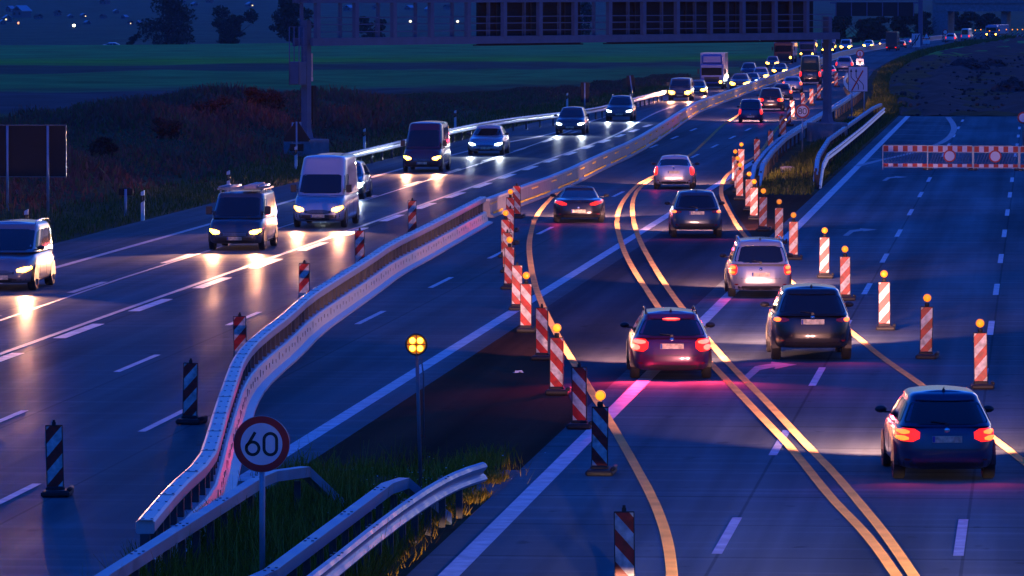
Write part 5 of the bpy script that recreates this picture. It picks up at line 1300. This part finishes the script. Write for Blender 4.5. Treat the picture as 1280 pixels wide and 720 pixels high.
def tree(name, label, px, py, wpx, ypx_top, Y, z0, seed, n=2600, leafsize=.42, group=None, lobes=7, material='leaf', cat='tree', trunk=True):
    rng = np.random.default_rng(seed); p = GY(px, py, Y); s = F / Y; H = (py - ypx_top) / s; W = wpx / s
    t = thing(name, label, cat, (p.x, p.y, p.z), 0, group)
    b = MB(); b.tube([(0, 0, -.6), (.03 * H * rng.uniform(-1, 1), 0, H * .25), (.05 * H * rng.uniform(-1, 1), 0, H * .5), (0, 0, H * .82)], [H * .035, H * .028, H * .018, .03], 8)
    for k in range(9):
        a = rng.uniform(0, 2 * PI); h0 = H * rng.uniform(.02, .40); r = W * .40; b.tube([(0, 0, h0), (math.cos(a) * r * .5, math.sin(a) * r * .5, h0 + H * .17), (math.cos(a) * r, math.sin(a) * r, h0 + H * .38)], [H * .016, H * .010, .03], 6)
    b.build('trunk', M['bark'], t)
    # leaves: clumps spread through uneven lobes
    C = []
    for k in range(lobes):
        a = rng.uniform(0, 2 * PI); rr = W * .5 * rng.uniform(.1, .85) * (.55 + .45 * (k + .6) / lobes); h = H * (k + .6) / lobes * .88; C.append((math.cos(a) * rr, math.sin(a) * rr * .8, h, W * rng.uniform(.13, .26), H * rng.uniform(.10, .20)))
    V_, T_ = [], []
    for (x, y, z, rx, rz) in C:
        m = n // lobes; u = rng.normal(0, 1, (m, 3)); u /= np.linalg.norm(u, axis=1)[:, None]; r = rng.uniform(.25, 1.1, m) ** .6
        pp = np.stack([x + u[:, 0] * rx * r, y + u[:, 1] * rx * r, z + u[:, 2] * rz * r], 1); pp[:, 2] = np.maximum(pp[:, 2], .1); V_.append(pp); T_.append(np.clip(rng.normal(.5 + .15 * u[:, 2], .2), 0, 1))  # leaf tone random, higher towards the top of each lobe
    pp = np.concatenate(V_); tn = np.concatenate(T_); m = len(pp); sz = leafsize * rng.uniform(.5, 1.3, m)[:, None]
    a1 = rng.normal(0, 1, (m, 3)); a1 /= np.linalg.norm(a1, axis=1)[:, None]; a2 = np.cross(a1, rng.normal(0, 1, (m, 3))); a2 /= np.linalg.norm(a2, axis=1)[:, None]
    v = np.stack([pp - a1 * sz, pp + a2 * sz * .5, pp + a1 * sz, pp - a2 * sz * .5], 1).reshape(-1, 3)
    o = fast_mesh('crown', v, np.arange(m * 4).reshape(m, 4), M[material], tn); o.parent = t
    return t
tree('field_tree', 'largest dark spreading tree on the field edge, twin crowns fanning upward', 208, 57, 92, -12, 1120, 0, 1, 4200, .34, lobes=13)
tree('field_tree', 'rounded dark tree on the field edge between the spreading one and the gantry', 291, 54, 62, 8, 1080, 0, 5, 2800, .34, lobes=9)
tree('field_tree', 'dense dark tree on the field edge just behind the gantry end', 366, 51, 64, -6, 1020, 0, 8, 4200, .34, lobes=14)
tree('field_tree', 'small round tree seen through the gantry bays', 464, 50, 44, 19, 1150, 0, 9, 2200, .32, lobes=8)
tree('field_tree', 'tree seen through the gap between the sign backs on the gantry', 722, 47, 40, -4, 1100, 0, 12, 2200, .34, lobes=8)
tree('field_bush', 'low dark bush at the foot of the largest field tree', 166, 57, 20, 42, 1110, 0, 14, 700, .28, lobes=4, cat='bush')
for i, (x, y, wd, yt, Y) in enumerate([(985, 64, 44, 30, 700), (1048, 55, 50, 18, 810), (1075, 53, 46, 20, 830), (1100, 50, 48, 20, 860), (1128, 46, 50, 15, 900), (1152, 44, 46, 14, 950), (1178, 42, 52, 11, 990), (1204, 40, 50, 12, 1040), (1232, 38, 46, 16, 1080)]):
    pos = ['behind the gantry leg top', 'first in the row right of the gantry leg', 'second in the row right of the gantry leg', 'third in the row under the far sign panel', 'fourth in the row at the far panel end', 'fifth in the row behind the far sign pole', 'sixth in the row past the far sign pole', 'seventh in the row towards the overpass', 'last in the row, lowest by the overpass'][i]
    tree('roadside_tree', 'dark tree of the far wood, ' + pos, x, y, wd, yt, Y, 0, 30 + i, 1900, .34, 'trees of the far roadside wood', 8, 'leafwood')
# shrubs standing out of the dry bank
for i, (x, y, wd, hh) in enumerate([(312, 140, 52, 34), (268, 150, 60, 30), (205, 172, 60, 26), (130, 196, 56, 28), (344, 138, 40, 26)]):
    g = ground_at(x, y)
    lab = ['tallest reddish shrub on top of the bank behind the roof-rack van', 'broad reddish shrub on the bank to the side of the tallest one', 'low reddish shrub in the middle of the bank above the verge marker', 'reddish shrub on the bank next to the big sign back', 'small reddish shrub on the bank beside the gantry ladder cage'][i]
    s = F / g.y; M['shrub'] = M['bush_dry']
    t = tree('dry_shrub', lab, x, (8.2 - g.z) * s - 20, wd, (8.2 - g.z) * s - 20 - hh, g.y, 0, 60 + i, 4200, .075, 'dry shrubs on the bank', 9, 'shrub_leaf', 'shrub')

# ---------------------------------------------------------------- rubble heaps on the soil
M['rubble'] = mat('broken_asphalt', (.026, .032, .038), .9, noise=.5, nscale=3)
def heap(label, px, py, wpx, hpx, n, seed, name='rubble_heap', grass=False):
    rnd = random.Random(seed); g = G(px, py); s = S(g); W = wpx / s; H = hpx / s
    t = thing(name, label, 'rubble heap', g)
    b = MB(); P = []
    for i in range(15):
        row = []
        for j in range(9):
            u, v = i / 7 - 1, j / 4 - 1; h = max(0, 1 - u * u) * max(0, 1 - v * v) * H * .8 * (1 + .35 * math.sin(i * 2.3 + j)); row.append((u * W / 2, v * 2.6, h - .03 + rnd.uniform(-.06, .1) * (h > .05)))
        P.append(row)
    b.grid(P, smooth=False); b.build('mound', M['soil'], t)
    b = MB()
    for _ in range(n):
        u, v = rnd.gauss(0, .42), rnd.uniform(-.7, .5)
        if abs(u) > 1: continue
        h = (1 - u * u) * (1 - v * v) * H * .85; q = rnd.uniform(.18, .55)
        M_ = Matrix.Rotation(rnd.uniform(0, 3), 3, 'X') @ Matrix.Rotation(rnd.uniform(0, 3), 3, 'Z'); c = MB(); c.box((0, 0, 0), (q * 1.5, q, q * .35), bev=q * .06)
        b.add([tuple(M_ @ Vector(p) + Vector((u * W / 2, v * 2.4, h))) for p in c.v], c.f)
    b.build('broken_slab', M['rubble'], t)
heap('jagged heap of broken asphalt slabs on the loose soil', 1209, 89, 62, 14, 90, 3)
heap('rounded dark spoil mound with slabs near the picture edge', 1262, 116, 44, 17, 26, 4, 'spoil_mound')
heap('long low heap of slabs beside the jagged heap', 1240, 84, 44, 8, 40, 5)

g = G(648, 466); t = thing('plastic_scrap', 'crumpled white plastic scrap lying on the dark crossover asphalt', 'litter', (g.x, g.y, 0), .4)
b = MB(); rs_ = random.Random(5); P = []
for i in range(6):
    P.append([(-.16 + i * .065 + rs_.uniform(-.02, .02), -.10 + j * .05 + rs_.uniform(-.015, .015), .012 + max(0, rs_.uniform(-.03, .11)) * (0 < i < 5)) for j in range(5)])
b.grid(P, smooth=False); b.grid([[(x, y, z * .3) for x, y, z in r] for r in P], smooth=False); b.build('sheet', M['signwhite'], t); t.scale = (.7, .7, .6)
g = G(984, 216); t = thing('concrete_block', 'pale concrete block lying in the grass of the island', 'block', (g.x, g.y, terrain(g.x, g.y)), .3)
b = MB(); b.box((0, 0, .12), (.55, .4, .30), bev=.03); b.box((0, 0, .275), (.3, .2, .03), bev=.01); b.build('body', mat('pale_block', (.36, .33, .30), .9, noise=.2), t)
# ---------------------------------------------------------------- overpass at the far end
o = G(1262, 43.5); s = S(o); t = thing('overpass', 'grey concrete overpass crossing the far end of the motorway', 'bridge', o, R(-6))
b = MB(); zb = CAMZ - (14 + 20) / s; b.box((14, 0, zb + .65), (52, 9, 1.3)); b.box((14, -4.6, zb + 1.75), (52, .3, .9)); b.box((14, 4.6, zb + 1.75), (52, .3, .9)); b.build('deck', M['concrete'], t)
for dx in (-.6,): b = MB(); b.box((dx, 0, zb / 2), (.9, 6, zb)); b.build('pier', M['concrete'], t)
b = MB(); b.prism([(-9.5, -.2), (-9.5, zb), (-12, zb), (-12, -.2)], -4.4, 4.4); b.build('abutment', M['concrete'], t)
b = MB()
for i in range(26): b.box((-11 + 2 * i, -4.6, zb + 2.6), (.06, .06, .9))
b.box((14, -4.6, zb + 3.02), (52, .06, .06)); b.build('railing', M['gantry'], t)

# ---------------------------------------------------------------- village on the far slope
M['roof_pale'] = mat('pale_metal_roof', (.42, .46, .5), .5); M['render'] = mat('house_render', (.16, .16, .17), .9); M['tile'] = mat('dark_roof_tile', (.06, .045, .04), .85)
M['window_lit'] = mat('lit_window', (.5, .4, .2), .5, emit=(1, .75, .35), estr=.4); M['window_dark'] = mat('dark_window', (.01, .01, .012), .2)
def hit(px, py):
    d = ray(px, py); t_ = 900.0 / d.y; o = Vector((0, 0, CAMZ))
    while t_ < 12000:
        p = o + d * t_
        if p.z < terrain(p.x, p.y): return Vector((p.x, p.y, terrain(p.x, p.y)))
        t_ *= 1.004
    return o + d * 6000
HS = [(9, 27, 12, 8, 0), (27, 22, 20, 14, 1), (72, 20, 9, 7, 0), (3, 31, 9, 6, 0), (13, 15, 10, 7, 1), (48, 24, 10, 6, 0), (88, 23, 8, 5, 0), (104, 22, 8, 5, 0), (129, 23, 8, 5, 1), (145, 17, 8, 5, 0), (156, 24, 8, 5, 1), (163, 31, 7, 5, 0), (174, 31, 7, 5, 1), (109, 31, 8, 5, 0), (131, 6, 12, 6, 1), (228, 4, 8, 5, 0), (243, 8, 8, 5, 0), (262, 4, 9, 5, 1), (312, 9, 10, 6, 0), (436, 14, 12, 7, 1), (470, 12, 10, 6, 0), (512, 13, 11, 6, 1), (536, 15, 9, 6, 0), (560, 12, 10, 6, 1), (714, 4, 8, 5, 0)]
HL = ['with a half hidden pale gable', 'largest, with a steep pale roof', 'slim, with a pale gable', 'lowest beside the picture edge', 'tall, at the top corner', 'squat, below the slim gable', 'first of the loose row below the ridge', 'second of the loose row below the ridge', 'third of the loose row below the ridge', 'small, above the loose row', 'fourth of the loose row below the ridge', 'first beside the spreading tree', 'second beside the spreading tree', 'below the loose row on its own', 'near the top edge between corner and tree', 'first over the spreading tree', 'second over the spreading tree', 'third over the spreading tree', 'over the rounded tree', 'first through the gantry bays', 'second through the gantry bays', 'third through the gantry bays', 'fourth through the gantry bays', 'fifth through the gantry bays', 'between the two dark sign backs']
for i, (x, y, wp, hp, rot) in enumerate(HS):
    g = hit(x, y); s = F / g.y; W = wp / s; H = hp / s; rz = R([22, -38][rot] + i * 7 % 20)
    t = thing('village_house', 'small far-off village house, ' + HL[i], 'house', g, rz, 'village houses on the far slope')
    b = MB(); b.box((0, 0, H * .3), (W * .8, W * .9, H * .7)); b.build('wall', M['render'], t)
    b = MB(); hw = W * .46; hy = W * .5; z0, z1 = H * .62, H * 1.1
    vs = [(-hw, -hy, z0), (0, -hy, z1), (hw, -hy, z0), (-hw, hy, z0), (0, hy, z1), (hw, hy, z0)]; vs += [(x_, y_, z_ - H * .08) for x_, y_, z_ in vs]
    b.add(vs, [(0, 1, 4, 3), (1, 2, 5, 4), (6, 9, 10, 7), (7, 10, 11, 8), (0, 6, 7, 1), (1, 7, 8, 2), (3, 4, 10, 9), (4, 5, 11, 10), (0, 3, 9, 6), (2, 8, 11, 5)]); b.build('roof', M['roof_pale'] if i % 3 != 2 else M['tile'], t)
    for k, dx in enumerate((-.22, .22)):
        b = MB(); b.box((dx * W, -W * .452, H * .34), (W * .16, .03, H * .22)); b.build('window', M['window_lit'] if (i * 3 + k) % 11 == 0 else M['window_dark'], t)
for i, (x, y, c, l) in enumerate([(92.5, 32, 'w', 'bright white street lamp glowing in front of the far village'), (23, 29, 'o', 'tiny orange lamp glowing in the far village corner'), (513, 27, 'w', 'tiny white lamp seen through the middle gantry bays'), (572, 27, 'w', 'pale street lamp seen through a gantry bay beside the sign back')]):
    g = hit(x, y + 4); s = F / g.y; t = thing('street_lamp', l, 'street lamp', g); z = 4 / s
    b = MB(); b.tube([(0, 0, -.3), (0, 0, z)], .12, 6); b.build('pole', M['galv_dark'], t)
    b = MB(); b.lathe([(.001, -.5), (.4, -.3), (.5, 0), (.4, .3), (.001, .5)], 12, c=(0, 0, z)); b.v = [(v[0] * (.9 if c == 'w' else .55), v[1], z + (v[2] - z) * .8) for v in b.v]
    b.build('lantern', mat('lantern_%d' % i, (1, .8, .5), .3, emit=(1, .86, .55) if c == 'w' else (1, .35, .1), estr=1.4 if i < 1 else .4), t)
for l in LABELS:
    pass
hz = MB(); hz.box((-300, 4600, 30), (6600, 9400, 80)); h_ = hz.build('haze', []); h_['kind'] = 'stuff'
hm = D.materials.new('evening_haze'); hm.use_nodes = True; hn = hm.node_tree; hn.nodes.remove(hn.nodes['Principled BSDF'])
pv = hn.nodes.new('ShaderNodeVolumePrincipled'); pv.inputs['Color'].default_value = (.55, .75, 1, 1); pv.inputs['Density'].default_value = HAZE; hn.links.new(pv.outputs[0], hn.nodes['Material Output'].inputs['Volume'])
h_.data.materials.append(hm)
SC.frame_set(1)
